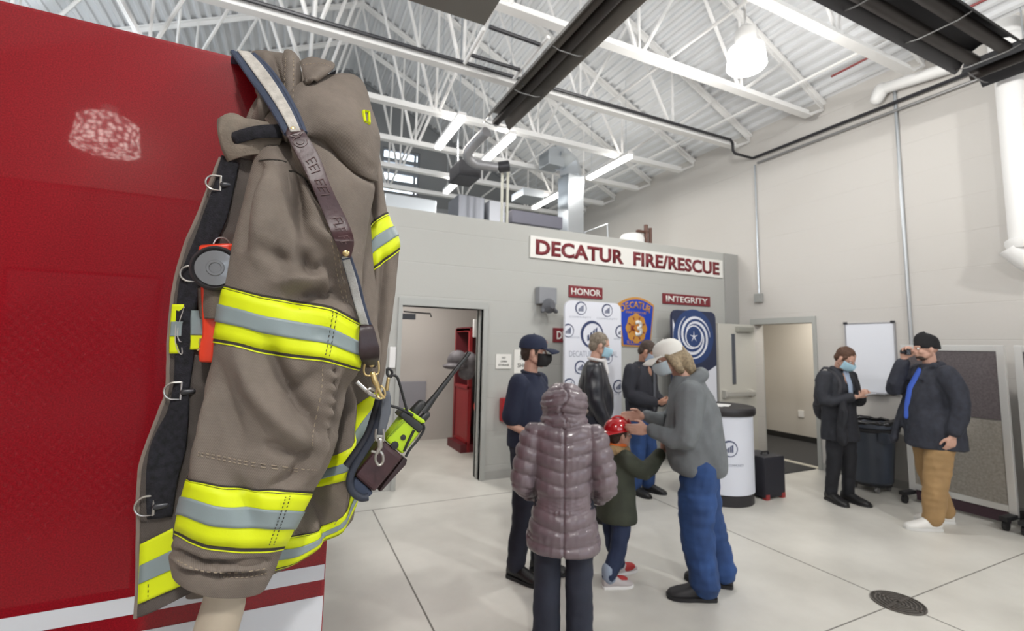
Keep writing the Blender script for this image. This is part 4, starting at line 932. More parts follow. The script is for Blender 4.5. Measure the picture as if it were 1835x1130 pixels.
def hair(t, hc, hR, k, m, style='short', amp=.004):
    f = lambda x, y, z: V(hc) + hR @ (V((x, y, z))*k)
    def fn(mb):
        mb.ball(f(0,-.022,.04), (.083*k,.095*k,.088*k), 24, hR)
        mb.ball(f(0,-.055,-.01), (.07*k,.055*k,.07*k), 20, hR)
        for s in (-1, 1): mb.limb([f(s*.07,.02,.03), f(s*.072,.012,-.01)], [.018*k,.012*k], 10)
        if style == 'long':
            for s in (-1, 1): mb.limb([f(s*.06,-.0,.02), f(s*.075,-.02,-.05), f(s*.075,-.03,-.10)], [.035*k,.035*k,.03*k], 12)
            mb.limb([f(0,-.07,.03), f(0,-.095,-.06), f(0,-.10,-.13)], [.06*k,.065*k,.05*k], 14)
        if style == 'quiff': mb.limb([f(-.05,.055,.085), f(.05,.06,.09)], [.028*k,.03*k], 10)
    return garment('hair', fn, m, t, .007, folds(amp*1.2, 34, 3, .6), 2)
# --- woman in the purple puffer coat (back to us)
k = .85; t = person('person seen from behind in a mauve quilted puffer coat with the hood up', (1.425, 2.29, 0), -32)
ht = (0, .03, 1.55*k); hR = frame(0, 22)
arms = [((s*.20*k, -.02, 1.36*k), (s*.265*k, -.03, 1.06*k), (s*.215*k, .16, .92*k)) for s in (-1, 1)]
legs = legs_std(k, .10)
body(t, SKIN, V(ht), hR, k, arms, legs, nb=(0, -.01, 1.42*k), palm=[(1,0,0), (-1,0,0)])
trousers(t, k, legs, DKDENIM, (.10,.087,.088), (1.0,.165,.13), cuff=-.02, amp=.007)
PUFF = mat('puffer_mauve', (.175,.138,.155), .33, noise_col=(7,.12), bump=(22,.22,.012)); PUFF.node_tree.nodes['Principled BSDF'].inputs['Coat Weight'].default_value = .25
def quilt(co, n):
    z = co.z - .22*abs(co.x)*(1 if co.z > .75*k else .35) if abs(co.x) < .19 else co.z*1.0 - abs(co.x)*.25
    P = .088*k
    if abs(co.z-.955*k) < .045*k: P = .022*k
    s = abs(math.sin(PI*z/P)); a = .016*s**.5 if P > .05 else .005*s**.5
    wr = .005*noise.noise(V((co.x*9, co.y*9, co.z*20))) + .0025*noise.noise(V((co.x*45, co.y*20, co.z*12)))
    if co.y < 0 and abs(co.x) < .006: a -= .009
    return a + wr - .008
def extra(mb): mb.ball((0, .02, 1.42*k), (.13*k,.12*k,.09*k))
jacket(t, k, [(.655,0,0,.225,.17), (.70,0,0,.232,.175), (.80,0,0,.215,.165), (.93,0,0,.185,.15), (.99,0,0,.182,.148), (1.1,0,0,.19,.15), (1.25,0,-.015,.20,.145), (1.37,0,-.02,.195,.12), (1.46,0,-.01,.13,.10)], arms, PUFF, (.084,.078,.058), 'puffer_coat', extra, quilt, .007, sm=2)
def hood(mb):
    mb.ball(V(ht)+V((0,-.015,.005)), (.155*k,.15*k,.125*k), 28, hR); mb.ball(V(ht)+V((0,-.02,-.10*k)), (.15*k,.14*k,.09*k), 24)
def hq(co, n):
    z = co.z + .25*abs(co.x); return .011*abs(math.sin(PI*z/(.052*k)))**.5 + .007*noise.noise(V((co.x*25, co.y*25, co.z*18))) - .006 - (.010 if abs(co.x+.02*math.sin(co.z*40)) < .006 and co.y < 0 else 0)
garment('hood', hood, PUFF, t, .007, hq, 1)
mb = MB(); ring = [V(ht) + hR @ V((.13*k*math.cos(a), .085+.0*math.sin(a), .01+.135*k*math.sin(a))) for a in [2*PI*i/24 for i in range(25)]]
mb.limb(ring, [.022+.004*(i % 2) for i in range(25)], 10); o = part('hood_fur_trim', mb, mat('fur_taupe', (.20,.165,.145), .95, bump=(80,.8,.01)), t, local=True, auto=False); bake(o, .009, 1, folds(.014, 40, 1, 1))
for i, s in enumerate((-1, 1)): shoe(t, (legs[i][2][0], .01, 0), s*-8, mat('shoe_dark', (.03,.025,.025), .5), BLACK, .95)
# --- man in navy polo, cap and black mask
k = .975; t = person('person in a navy cap, black face mask and navy short-sleeved polo facing right', (1.665, 3.16, 0), -142)
ht = (0, .03, 1.635*k); hR = frame(22, 4)
arms = [((-.185*k, -.01, 1.40*k), (-.245*k, -.07, 1.11*k), (-.17*k, .13, .98*k)), ((.185*k, -.01, 1.40*k), (.235*k, -.04, 1.11*k), (.13*k, .17, 1.0*k))]
arms = [tuple(V(a) for a in A_) for A_ in arms]; legs = legs_std(k, .095, (.06, -.04))
b_ = body(t, SKIN, V(ht), hR, k, arms, legs, nb=(0, -.0, 1.46*k), palm=[(1,.1,-.3,.75,.6,-.25), (-1,.1,-.3,-.75,.6,-.25)], curl=(50, 50))
eyes(b_, V(ht), hR, k); hair(t, V(ht), hR, k*.97, HAIRD)
NAVY = cloth('navy_cotton', (.012,.018,.045)); trousers(t, k, legs, cloth('navy_trousers', (.012,.014,.028)), (.105,.082,.07), (1.0,.17,.14), amp=.006, seed=4)
def polo(mb):
    mb.limb([arms[0][0], arms[0][0].lerp(arms[0][1], .78)], [.083*k,.077*k], 16); mb.limb([arms[1][0], arms[1][0].lerp(arms[1][1], .78)], [.083*k,.077*k], 16)
jacket(t, k, [(.93,0,.01,.19,.165), (.99,0,.015,.20,.175), (1.1,0,.015,.20,.17), (1.25,0,.01,.205,.16), (1.36,0,0,.195,.125), (1.44,0,-.0,.12,.09), (1.475,0,.0,.07,.07)], [], NAVY, name='polo_shirt', extra=polo, seed=2)
mb = MB(); mb.limb([V((.066*k*math.cos(a), .005+.068*k*math.sin(a), 1.475*k+.012*math.cos(a+PI/2))) for a in [2*PI*i/20 for i in range(21)]], [.014]*21, 8); part('collar', mb, cloth('navy_collar', (.009,.012,.03)), t, local=True)
c_ = cap(t, V(ht), hR, k*1.05, cloth('cap_navy', (.011,.018,.048)))
mb = MB(); mb.bm.free(); mb.bm = text_mesh('FIRE', .022*k, bold=.03, depth=.002); M_ = Matrix.Translation(V(ht) + hR @ V((-.035, .083, .083))) @ (hR.to_4x4() @ Matrix.Rotation(PI+.35, 4, 'Z') @ Matrix.Rotation(-.5, 4, 'X')); bmesh.ops.transform(mb.bm, matrix=M_, verts=mb.bm.verts); part('cap_lettering', mb, mat('cap_print', (.7,.35,.33), .6), c_, local=True, auto=False)
mask(t, V(ht), hR, k*1.03, mat('mask_black', (.008,.008,.009), .8))
for i, s in enumerate((-1, 1)): shoe(t, (legs[i][2][0], legs[i][2][1]+.02, 0), s*-8, mat('shoe_black', (.012,.012,.013), .4), BLACK)
# --- man in black leather jacket, grey hair (profile right)
p_ = onY(1066, 700, 3.9); k = 1.02; t = person('person with grey hair and a black leather jacket in front of the white banner', (p_.x, 3.9, 0), -122)
ht = (0, .05, 1.625*k); hR = frame(8, 14)
arms = [tuple(V(a) for a in A_) for A_ in [((-.19*k, -.02, 1.40*k), (-.235*k, -.06, 1.12*k), (-.2*k, .05, .88*k)), ((.19*k, -.02, 1.40*k), (.24*k, -.02, 1.12*k), (.22*k, .1, .9*k))]]
legs = legs_std(k, .095, (.03, -.03))
b_ = body(t, SKIN, V(ht), hR, k, arms, legs, nb=(0, .0, 1.46*k), palm=[(1,.2,0), (-1,.2,0)], curl=(30, 30)); eyes(b_, V(ht), hR, k); hair(t, V(ht), hR, k, HAIRB)
LEATH = mat('leather_black', (.014,.015,.022), .34, bump=(60,.3,.004)); trousers(t, k, legs, cloth('black_trousers', (.014,.016,.028)), (.11,.085,.072), (1.0,.18,.15), seed=6)
jacket(t, k, [(.95,0,.0,.165,.14), (.98,0,.0,.185,.155), (1.06,0,.0,.20,.17), (1.2,0,.0,.205,.165), (1.34,0,-.01,.195,.13), (1.43,0,-.01,.125,.095), (1.47,0,0,.08,.07)], arms, LEATH, (.088,.078,.055), 'leather_jacket', amp=.014, seed=5, cut=.02)
mb = MB(); mb.limb([V((.068*k*math.cos(a), .012+.07*k*math.sin(a), 1.487*k+.012*math.cos(a+PI/2))) for a in [2*PI*i/20 for i in range(21)]], [.016]*21, 8); mb.limb([V((0,.085,1.48*k)), V((0,.12,1.36*k))], [.03,.02], 8); part('shirt_collar', mb, cloth('white_shirt', (.75,.74,.74)), t, local=True)
mask(t, V(ht), hR, k, mat('mask_blue', (.38,.60,.72), .8))
for i, s in enumerate((-1, 1)): shoe(t, (legs[i][2][0], legs[i][2][1]+.02, 0), s*-8, mat('shoe_black', (.012,.012,.013), .4), BLACK)
# --- man in dark jacket, jeans, head bowed
p_ = onY(1156, 700, 4.35); k = 1.0; t = person('person with bowed dark-haired head in a black jacket and jeans, below the blue emblem', (p_.x-.06, 4.35, 0), -160)
ht = (.02, .10, 1.60*k); hR = frame(22, 32)
arms = [tuple(V(a) for a in A_) for A_ in [((-.2*k, -.0, 1.40*k), (-.26*k, -.01, 1.12*k), (-.12*k, .2, 1.02*k)), ((.2*k, -.0, 1.40*k), (.26*k, .0, 1.12*k), (.10*k, .22, 1.04*k))]]
legs = legs_std(k, .10, (.03, -.02))
b_ = body(t, SKIN2, V(ht), hR, k, arms, legs, nb=(0, .03, 1.46*k), palm=[(.6,.1,.5,.8,.6,0), (-.6,.1,.5,-.8,.6,0)], curl=(55, 55)); eyes(b_, V(ht), hR, k); hair(t, V(ht), hR, k, HAIRD)
trousers(t, k, legs, DENIM, (.11,.088,.078), (1.0,.18,.14), seed=16)
jacket(t, k, [(.88,0,.0,.19,.15), (.93,0,.0,.20,.16), (1.06,0,.0,.20,.16), (1.2,0,.0,.21,.16), (1.34,0,-.0,.205,.13), (1.43,0,.0,.13,.10), (1.48,0,.02,.085,.08)], arms, cloth('black_jacket', (.013,.014,.022)), (.092,.078,.06), 'jacket', amp=.013, seed=9, cut=.02)
mb = MB(); mb.limb([V((-.01,.165,1.36*k)), V((0,.17,1.1*k)), V((0,.165,.95*k))], [.02,.03,.02], 8, flat=.5, up=(1,0,0)); part('shirt_front', mb, cloth('shirt_dark_grey', (.07,.075,.09)), t, local=True)
mask(t, V(ht), hR, k, mat('mask_grey_blue', (.3,.36,.45), .8))
for i, s in enumerate((-1, 1)): shoe(t, (legs[i][2][0], legs[i][2][1]+.02, 0), s*-8, mat('shoe_black', (.012,.012,.013), .4), BLACK)
# --- man in white cap and grey hoodie, hands out to the child
k = .985; t = person('person in a white cap, grey hooded sweatshirt and blue jeans reaching out to the child', (2.64, 2.50, 0), 50)
ht = (0, .17, 1.595*k); hR = frame(4, 22)
arms = [tuple(V(a) for a in A_) for A_ in [((-.20*k, .05, 1.38*k), (-.27*k, .10, 1.07*k), (-.13*k, .30, 1.09*k)), ((.20*k, .05, 1.38*k), (.26*k, .14, 1.11*k), (.11*k, .33, 1.15*k))]]
arms = [arms[0], arms[1]]
legs = [((-.10*k, -.02, .88*k), (-.115*k, .02, .47*k), (-.12*k, -.03, .085*k)), ((.10*k, -.02, .88*k), (.115*k, -.08, .47*k), (.12*k, -.17, .085*k))]
b_ = body(t, SKIN, V(ht), hR, k, arms, legs, nb=(0, .07, 1.45*k), palm=[(.9,.3,-.1,.15,1,-.05), (-.9,.3,-.1,-.1,1,-.02)], curl=(22, 22)); eyes(b_, V(ht), hR, k); hair(t, V(ht), hR, k*1.0, HAIRBL, 'long')
trousers(t, k, legs, DENIM, (.135,.112,.10), (1.0,.195,.175), amp=.012, seed=21)
GREYH = cloth('sweatshirt_grey', (.155,.17,.18), noise_col=(12,.12))
def hoodx(mb):
    mb.limb([(-.12*k, .05, 1.43*k), (-.07*k, -.04, 1.48*k), (.07*k, -.04, 1.48*k), (.12*k, .05, 1.43*k)], [.035,.045,.045,.035], 14, smooth=3)
    mb.limb([(-.10*k,.09,1.40*k), (0,.14,1.37*k), (.10*k,.09,1.40*k)], [.04,.045,.04], 12)
jacket(t, k, [(.80,0,-.01,.20,.17), (.84,0,-.01,.225,.195), (.95,0,.0,.235,.205), (1.08,0,.01,.225,.20), (1.22,0,.015,.215,.175), (1.34,0,.03,.20,.145), (1.43,0,.045,.13,.11), (1.47,0,.06,.085,.085)], arms, GREYH, (.10,.08,.052), 'hooded_sweatshirt', hoodx, amp=.014, seed=12, cut=.015)
cap(t, V(ht), hR, k*1.06, cloth('cap_white', (.72,.71,.67)))
mask(t, V(ht), hR, k*1.03, mat('mask_pale', (.50,.60,.65), .8))
for i, s in enumerate((-1, 1)): shoe(t, (legs[i][2][0], legs[i][2][1]+.03, 0), s*-10, mat('shoe_charcoal', (.025,.025,.028), .6), BLACK, 1.12)
# --- child
k = .63; t = person('child in a toy red fire helmet and olive parka beside the grey sweatshirt', (2.215, 2.84, 0), -98)
kh = .80; ht = (0, .03, 1.005); hR = frame(-4, -4)
arms = [tuple(V(a) for a in A_) for A_ in [((-.12, .0, .87), (-.15, .08, .74), (-.11, .2, .72)), ((.12, .0, .87), (.155, .13, .78), (.11, .29, .88))]]
legs = [((-.065, 0, .52), (-.07, .0, .29), (-.075, .05, .06)), ((.065, 0, .52), (.075, -.02, .29), (.085, -.11, .06))]
b_ = body(t, SKIN, V(ht), hR, kh, arms, legs, nb=(0, .0, .90), palm=[(.6,.1,.3), (-.6,.2,.3)], curl=(55, 45)); eyes(b_, V(ht), hR, kh); hair(t, V(ht), hR, kh, HAIRD)
for o in [c for c in t.children if c.name.startswith('body')]: pass
def fn(mb):
    torso(mb, [(.46,0,0,.08,.08), (.52,0,0,.115,.10), (.58,0,0,.11,.10)])
    for L in legs: mb.limb([V(q) for q in L[:2]]+[V(L[2])+V((0,0,.02))], [.075,.062,.052], 14, smooth=3)
garment('trousers', fn, cloth('denim_navy', (.018,.03,.075)), t, .01, folds(.008, 14, 4, 1))
for L in legs: mb = MB(); mb.limb([V(L[2])+V((0,0,.055)), V(L[2])+V((0,.0,.015))], [.052,.05], 12); part('jeans_cuff', mb, mat('cuff_pale', (.30,.36,.46), .8), t, local=True)
OLIVE = cloth('parka_olive', (.042,.048,.032), noise_col=(14,.2))
jacket(t, 1, [(.41,0,0,.15,.13), (.45,0,0,.155,.135), (.58,0,0,.145,.125), (.70,0,0,.14,.12), (.82,0,0,.135,.11), (.88,0,0,.10,.09)], arms, OLIVE, (.068,.062,.048), 'parka', amp=.008, seed=3, cut=.01)
mb = MB(); mb.limb([V((.08*math.cos(a), -.015+.085*math.sin(a), .905-.012*math.sin(a))) for a in [2*PI*i/18 for i in range(19)]], [.032]*19, 10); o = part('fur_collar', mb, mat('fur_tan', (.36,.24,.12), .95, bump=(80,.8,.01)), t, local=True, auto=False); bake(o, .009, 1, folds(.012, 45, 2, 1))
mb = MB(); mb.limb([V((.058*math.cos(a), -.0+.06*math.sin(a), .935)) for a in [2*PI*i/14 for i in range(15)]], [.016]*15, 8); part('orange_collar', mb, mat('orange_cloth', (.75,.17,.03), .8), t, local=True)
for i, s in enumerate((-1, 1)):
    sh = shoe(t, (legs[i][2][0], legs[i][2][1]+.02, 0), s*-8, mat('shoe_red_grey', (.5,.46,.46), .6), WHITEP, .78)
    mb = MB(); c = V((legs[i][2][0], legs[i][2][1]+.075, .04)); mb.ball(c, (.036,.07,.03), 14); part('shoe_patch', mb, mat('shoe_red', (.4,.03,.03), .6), sh, local=True)
f = lambda x, y, z: V(ht) + hR @ (V((x, y, z))*kh)
mb = MB(); rs = []
for z, rx, ry in ((.045,.125,.175), (.052,.118,.165), (.055,.10,.122), (.08,.098,.118), (.115,.085,.10), (.14,.058,.07), (.152,.02,.026), (.154,.004,.005)): rs.append([f(rx*math.cos(a), -.03+ry*math.sin(a)-(.03*(1 if math.sin(a) < 0 else 0)*(rx > .105)), z-(.03*max(0,-math.sin(a)) if rx > .105 else 0)) for a in [2*PI*i/32 for i in range(32)]])
mb.rings(rs); o = part('fire_helmet', mb, mat('helmet_red', (.42,.008,.012), .12, coat=.6), t, local=True)
mb = MB(); mb.tube([f(0,.088,.07), f(0,.06,.125), f(0,0,.165), f(0,-.06,.155), f(0,-.125,.10), f(0,-.145,.06)], .008, 8, smooth=3); part('helmet_ridge', mb, mat('helmet_red', (.42,.008,.012)), o, local=True)
mb = MB(); mb.prism([f(-.03,.09,.06), f(.03,.09,.06), f(.035,.092,.10), f(0,.088,.135), f(-.035,.092,.10)], hR @ V((0,.008,0))); part('helmet_shield', mb, mat('helmet_red2', (.30,.008,.012), .3), o, local=True)
# small bag held in the child's hand
# --- man with the phone
k = 1.0; t = person('person in a dark overcoat and pale blue mask looking down at a phone', (5.60, 3.24, 0), -188)
ht = (.015, .12, 1.565*k); hR = frame(12, 36)
arms = [tuple(V(a) for a in A_) for A_ in [((-.19*k, -.0, 1.38*k), (-.26*k, .02, 1.10*k), (-.055*k, .23, 1.17*k)), ((.19*k, -.0, 1.38*k), (.25*k, .03, 1.10*k), (.075*k, .22, 1.16*k))]]
legs = legs_std(k, .085, (.0, -.06))
b_ = body(t, SKIN, V(ht), hR, k, arms, legs, nb=(0, .03, 1.44*k), palm=[(.3,.2,.8,.75,.65,.1), (-.3,.2,.8,-.75,.65,.1)], curl=(55, 60)); eyes(b_, V(ht), hR, k); hair(t, V(ht), hR, k, HAIRBR)
trousers(t, k, legs, BLKCL, (.095,.075,.06), (1.0,.155,.12), seed=31, amp=.007)
COATG = cloth('coat_charcoal', (.022,.024,.032), noise_col=(20,.25))
def lap(mb):
    mb.limb([(-.09,.02,1.45*k), (-.06,.10,1.36*k), (-.05,.14,1.22*k)], [.035,.03,.022], 10); mb.limb([(.09,.02,1.45*k), (.06,.10,1.36*k), (.05,.14,1.22*k)], [.035,.03,.022], 10)
jacket(t, k, [(.67,0,.0,.20,.145), (.72,0,.0,.205,.15), (.9,0,.0,.195,.145), (1.05,0,.0,.18,.14), (1.2,0,.0,.19,.14), (1.33,0,-.0,.19,.12), (1.42,0,.0,.12,.09), (1.455,0,.01,.08,.075)], arms, COATG, (.08,.068,.05), 'overcoat', lap, amp=.012, seed=14, cut=.02)
mb = MB(); mb.limb([(0,.105,1.41*k), (0,.145,1.28*k), (0,.148,1.14*k)], [.035,.03,.025], 10, flat=.5, up=(1,0,0)); part('shirt_front', mb, cloth('shirt_blue', (.36,.45,.6)), t, local=True)
def drape(mb): mb.limb([(.13,.15,1.12), (.16,.18,1.0), (.17,.16,.72)], [.05,.075,.08], 14, smooth=3, flat=.6)
garment('draped_scarf', drape, BLKCL, t, .012, folds(.02, 12, 4, .4))
mask(t, V(ht), hR, k, mat('mask_blue', (.38,.60,.72), .8))
for i, s in enumerate((-1, 1)): shoe(t, (legs[i][2][0], legs[i][2][1]+.02, 0), s*-12, mat('shoe_black', (.012,.012,.013), .4), BLACK, 1.05)
Rw = Matrix.Rotation(math.radians(-188), 4, 'Z'); Tw = Matrix.Translation(V((5.60, 3.24, 0)))
def W_(q): return Tw @ Rw @ V(q)
mb = MB(); mb.box((-.035,.325,1.195), (.045,.395,1.205), .004, rot=Matrix.Rotation(.35,3,'X')); bmesh.ops.transform(mb.bm, matrix=Tw @ Rw, verts=mb.bm.verts); tag(part('phone', mb, mat('phone_pale', (.6,.6,.62), .3)), 'pale phone held in both hands by the man in the dark overcoat', 'phone')
tb = thing('backpack', 'dark grey backpack slung behind the man looking at his phone', 'backpack', W_((-.05,-.24,.9)))
def fn(mb): mb.limb([(-.05,-.22,.98), (-.05,-.22,1.22)], [.14,.12], 16, flat=.5, up=(1,0,0)); mb.ball((-.05,-.28,1.0), (.10,.04,.10))
mb = MB(); fn(mb); bmesh.ops.transform(mb.bm, matrix=Tw @ Rw, verts=mb.bm.verts); o = part('bag_body', mb, cloth('bag_grey', (.035,.035,.042)), tb, auto=False); bake(o, .012, 2, folds(.012, 12, 8))
for s in (-1, 1):
    mb = MB(); mb.tube([W_(q) for q in ((s*.10,-.19,1.30), (s*.12,-.06,1.455), (s*.12,.06,1.40), (s*.125,.135,1.26), (s*.16,.06,1.08), (s*.17,-.16,1.02))], .018, 8, flat=.35, smooth=3); part('shoulder_strap', mb, cloth('bag_grey', (.035,.035,.042)), tb)
# --- man in the beanie
k = 1.04; t = person('person in a black beanie, long dark coat, khaki trousers and white sneakers', (5.74, 2.44, 0), 52)
ht = (0, .03, 1.62*k); hR = frame(-4, 4)
arms = [tuple(V(a) for a in A_) for A_ in [((-.205*k, -.02, 1.41*k), (-.26*k, -.07, 1.14*k), (-.25*k, .0, .87*k)), ((.205*k, .0, 1.41*k), (.16*k, .24, 1.22*k), (.07*k, .19, 1.50*k))]]
legs = [((-.10*k, 0, .90*k), (-.12*k, .08, .48*k), (-.13*k, .14, .085*k)), ((.10*k, 0, .90*k), (.125*k, -.0, .48*k), (.13*k, -.11, .085*k))]
b_ = body(t, SKIN, V(ht), hR, k, arms, legs, nb=(0, -.0, 1.46*k), palm=[(1,.2,0), (-.6,.3,-.2,-.35,-.1,1)], curl=(65, 55)); eyes(b_, V(ht), hR, k)
trousers(t, k, legs, cloth('khaki', (.36,.225,.10), noise_col=(8,.12)), (.125,.098,.078), (1.0,.185,.16), amp=.008, seed=41)
COATD = cloth('coat_dark', (.024,.027,.040), noise_col=(24,.25))
def cx(mb):
    mb.limb([(-.11,.03,1.46*k), (-.07,.09,1.42*k), (-.1,.14,1.34*k)], [.03,.03,.02], 10); mb.limb([(.11,.0,1.46*k), (.07,.09,1.42*k), (.1,.14,1.34*k)], [.03,.035,.03], 10); mb.limb([(-.08,-.05,1.47*k), (.08,-.05,1.47*k)], [.035,.035], 10)
    mb.limb([(.16,.12,1.25*k), (.17,.19,1.0*k), (.17,.26,.76*k)], [.05,.055,.06], 12, flat=.5, up=(1,-.4,0))
jacket(t, k, [(.71,.0,.0,.235,.215), (.76,.0,.0,.235,.215), (.95,.0,.01,.225,.205), (1.1,.0,.01,.20,.18), (1.24,0,-.0,.198,.16), (1.36,0,-.01,.192,.125), (1.43,0,-.01,.13,.10), (1.475,0,0,.085,.08)], arms, COATD, (.088,.076,.058), 'long_coat', cx, amp=.015, seed=17, cut=.03)
mb = MB(); mb.limb([(.0,.09,1.42*k), (.02,.165,1.25*k), (.03,.195,1.08*k), (.03,.215,.98*k)], [.035,.045,.045,.03], 12, flat=.35, up=(1,.2,0)); part('blue_shirt', mb, cloth('shirt_bright_blue', (.06,.14,.62)), t, local=True)
f = lambda x, y, z: V(ht) + hR @ (V((x, y, z))*k)
mb = MB(); rs = []
for z, r in ((.0,.95), (.008,.985), (.04,.99), (.045,.965), (.075,.95), (.105,.86), (.13,.66), (.147,.38), (.153,.05)): rs.append([f(.085*r*math.cos(a), -.016+.102*r*math.sin(a), z+.012*math.sin(a)) for a in [2*PI*i/28 for i in range(28)]])
mb.rings(rs); part('beanie', mb, cloth('beanie_black', (.012,.012,.014), bump=None) if False else mat('beanie_black', (.012,.012,.014), .95, bump=(120,.6,.004)), t, local=True)
def beard(mb): mb.ball(f(0,.035,-.078), (.052*k,.052*k,.035*k), 16, hR)
garment('beard', beard, HAIRD, t, .007, folds(.005, 50, 1), 1)
for i, s in enumerate((-1, 1)): shoe(t, (legs[i][2][0], legs[i][2][1]+.03, 0), s*-8+(i*6), mat('sneaker_white', (.78,.77,.74), .5), mat('sneaker_sole', (.7,.7,.68), .6), 1.12)
Rw = Matrix.Rotation(math.radians(52), 4, 'Z'); Tw = Matrix.Translation(V((5.74, 2.44, 0)))
mb = MB(); c = V((.035, .165, 1.65)); mb.box(c-V((.035,.01,.03)), c+V((.035,.03,.03)), .006); mb.lathe(c+V((0,.03,0)), [(0,0),(.02,0),(.02,-.03),(0,-.03)], 16, axis='Y'); bmesh.ops.transform(mb.bm, matrix=Tw @ Rw, verts=mb.bm.verts); tag(part('compact_camera', mb, mat('camera_black', (.02,.02,.025), .3)), 'small black camera held to the face of the man in the beanie', 'camera')
# ================================================================= TURNOUT COAT
from mathutils.bvhtree import BVHTree
def prj(p):
    q = V(p) - V((0,0,H)); z = q.dot(_f); return CX+FP*q.dot(_r)/z, CY-FP*q.dot(_u)/z
def K(x, y, Y): return onY(x, y, Y)
def seg_d(p, P):
    best = 1e9
    for (ax, ay), (bx, by) in zip(P, P[1:]):
        dx, dy = bx-ax, by-ay; L = dx*dx+dy*dy; t = max(0, min(1, ((p[0]-ax)*dx+(p[1]-ay)*dy)/L)); d = math.hypot(p[0]-ax-t*dx, p[1]-ay-t*dy); best = min(best, d)
    return best
def seg_f(p, P):   # distance to a polyline and how far along it (0..1)
    best = (1e9, 0); n = len(P)-1
    for i, ((ax, ay), (bx, by)) in enumerate(zip(P, P[1:])):
        dx, dy = bx-ax, by-ay; L = dx*dx+dy*dy; t = max(0, min(1, ((p[0]-ax)*dx+(p[1]-ay)*dy)/L)); d = math.hypot(p[0]-ax-t*dx, p[1]-ay-t*dy)
        if d < best[0]: best = (d, (i+t)/n)
    return best
def sdist(p, P):   # signed distance to a polyline (positive = right-hand side going along it)
    best = 1e9; sg = 1
    for (ax, ay), (bx, by) in zip(P, P[1:]):
        dx, dy = bx-ax, by-ay; L = dx*dx+dy*dy; t = max(0, min(1, ((p[0]-ax)*dx+(p[1]-ay)*dy)/L)); d = math.hypot(p[0]-ax-t*dx, p[1]-ay-t*dy)
        if d < best: best = d; sg = 1 if dx*(p[1]-ay)-dy*(p[0]-ax) > 0 else -1
    return best*sg
def ylin(x, P):
    P = sorted(P)
    if x <= P[0][0]: a, b = P[0], P[1]
    elif x >= P[-1][0]: a, b = P[-2], P[-1]
    else:
        for a, b in zip(P, P[1:]):
            if a[0] <= x <= b[0]: break
    return a[1] + (b[1]-a[1])*(x-a[0])/(b[0]-a[0]) if b[0] != a[0] else a[1]
class Loft:
    def __init__(s, rows, folds_=(), noise_=(.004, 9, 0), sq=2.2, dense=8):
        R = [tuple(K(r[0], r[1], r[4])) + tuple(K(r[2], r[3], r[4])) + (r[5], (r[6] if len(r) > 6 else 0)/900) for r in rows]
        s.R = catmull(R, dense); s.n = len(s.R)-1; s.folds = folds_; s.nz = noise_; s.sq = sq
    def base(s, a, v):
        x = max(0, min(s.n-1e-6, v*s.n)); i = int(x); f = x-i; r = [p+(q-p)*f for p, q in zip(s.R[i], s.R[i+1])]
        L, Rr = V(r[:3]), V(r[3:6]); t = r[6]; c = (L+Rr)/2; A = (Rr-L)/2; ca, sa = math.cos(a), math.sin(a); e = 2/s.sq
        cc = math.copysign(abs(ca)**e, ca); ss = math.copysign(abs(sa)**e, sa)
        p = c + A*cc + V((0, t, 0))*ss; 
        if sa < 0: p.z -= r[7]*(1-ca*ca)
        n = (A/A.length*ca + V((0,1,0))*sa).normalized(); return p, n
    def surf(s, a, v, off=0):
        p, n = s.base(a, v); q = prj(p); d = 0; fr = max(0, min(1, .5-math.sin(a)*1.2))
        for (P, w_, am) in s.folds:
            x, sx_ = seg_f(q, P); x /= w_
            if x < 3.2: d += 2.3*am*math.exp(-x*x)*fr*(.12+.88*math.sin(PI*(.06+.88*sx_))**.8)
        am, sc, sd = s.nz
        d += am*noise.noise(V((p.x*sc+sd, p.y*sc, p.z*sc*.45))) + am*.35*noise.noise(V((p.x*sc*3+sd, p.y*sc*3, p.z*sc*1.6)))
        return p + n*(d+off)
    def mesh(s, nu=128, nv=210, v0=0, v1=1, thick=.005, cap0=True, off=0):
        mb = MB(); rs = [[s.surf(2*PI*i/nu, v0+(v1-v0)*j/nv, off) for i in range(nu)] for j in range(nv+1)]
        if thick: rs += [[s.surf(2*PI*i/nu, v0+(v1-v0)*j/nv, off-thick) for i in range(nu)] for j in range(nv, int(nv*.55), -6)]
        vs = [[mb.bm.verts.new(p) for p in r] for r in rs]
        for j in range(len(vs)-1):
            for i in range(nu): mb.face((vs[j][i], vs[j][(i+1) % nu], vs[j+1][(i+1) % nu], vs[j+1][i]))
        if cap0: mb.face(list(reversed(vs[0])))
        return mb
    def vat(s, top, nu=96, nv=160, both=True):
        """v(u) where the surface crosses the picture polyline on the front, eased across the back"""
        out = [None]*nu
        for i in range(nu):
            a = 2*PI*i/nu
            if math.sin(a) > .02: continue
            prev = None
            for j in range(nv+1):
                q = prj(s.base(a, j/nv)[0]); e = q[1]-ylin(q[0], top)
                if prev is not None and prev < 0 <= e: out[i] = (j-1+(-prev)/(e-prev))/nv; break
                prev = e
        idx = [i for i in range(nu) if out[i] is not None]
        if not idx: return [0.5]*nu
        for i in range(nu):
            if out[i] is None:
                l = max((k for k in idx if k < i), default=idx[-1]-nu); r = min((k for k in idx if k > i), default=idx[0]+nu)
                a_, b_ = out[l % nu], out[r % nu]; out[i] = a_+(b_-a_)*(i-l)/(r-l)
        return out
    def band(s, top, bot, k=(.33, .66), off=.0022, arange=None, m=2):
        nu = 96; T_, B_ = s.vat(top, nu), s.vat(bot, nu)
        for _ in range(2):
            T_ = [(T_[i-1]+2*T_[i]+T_[(i+1) % nu])/4 for i in range(nu)]; B_ = [(B_[i-1]+2*B_[i]+B_[(i+1) % nu])/4 for i in range(nu)]
        return T_, B_
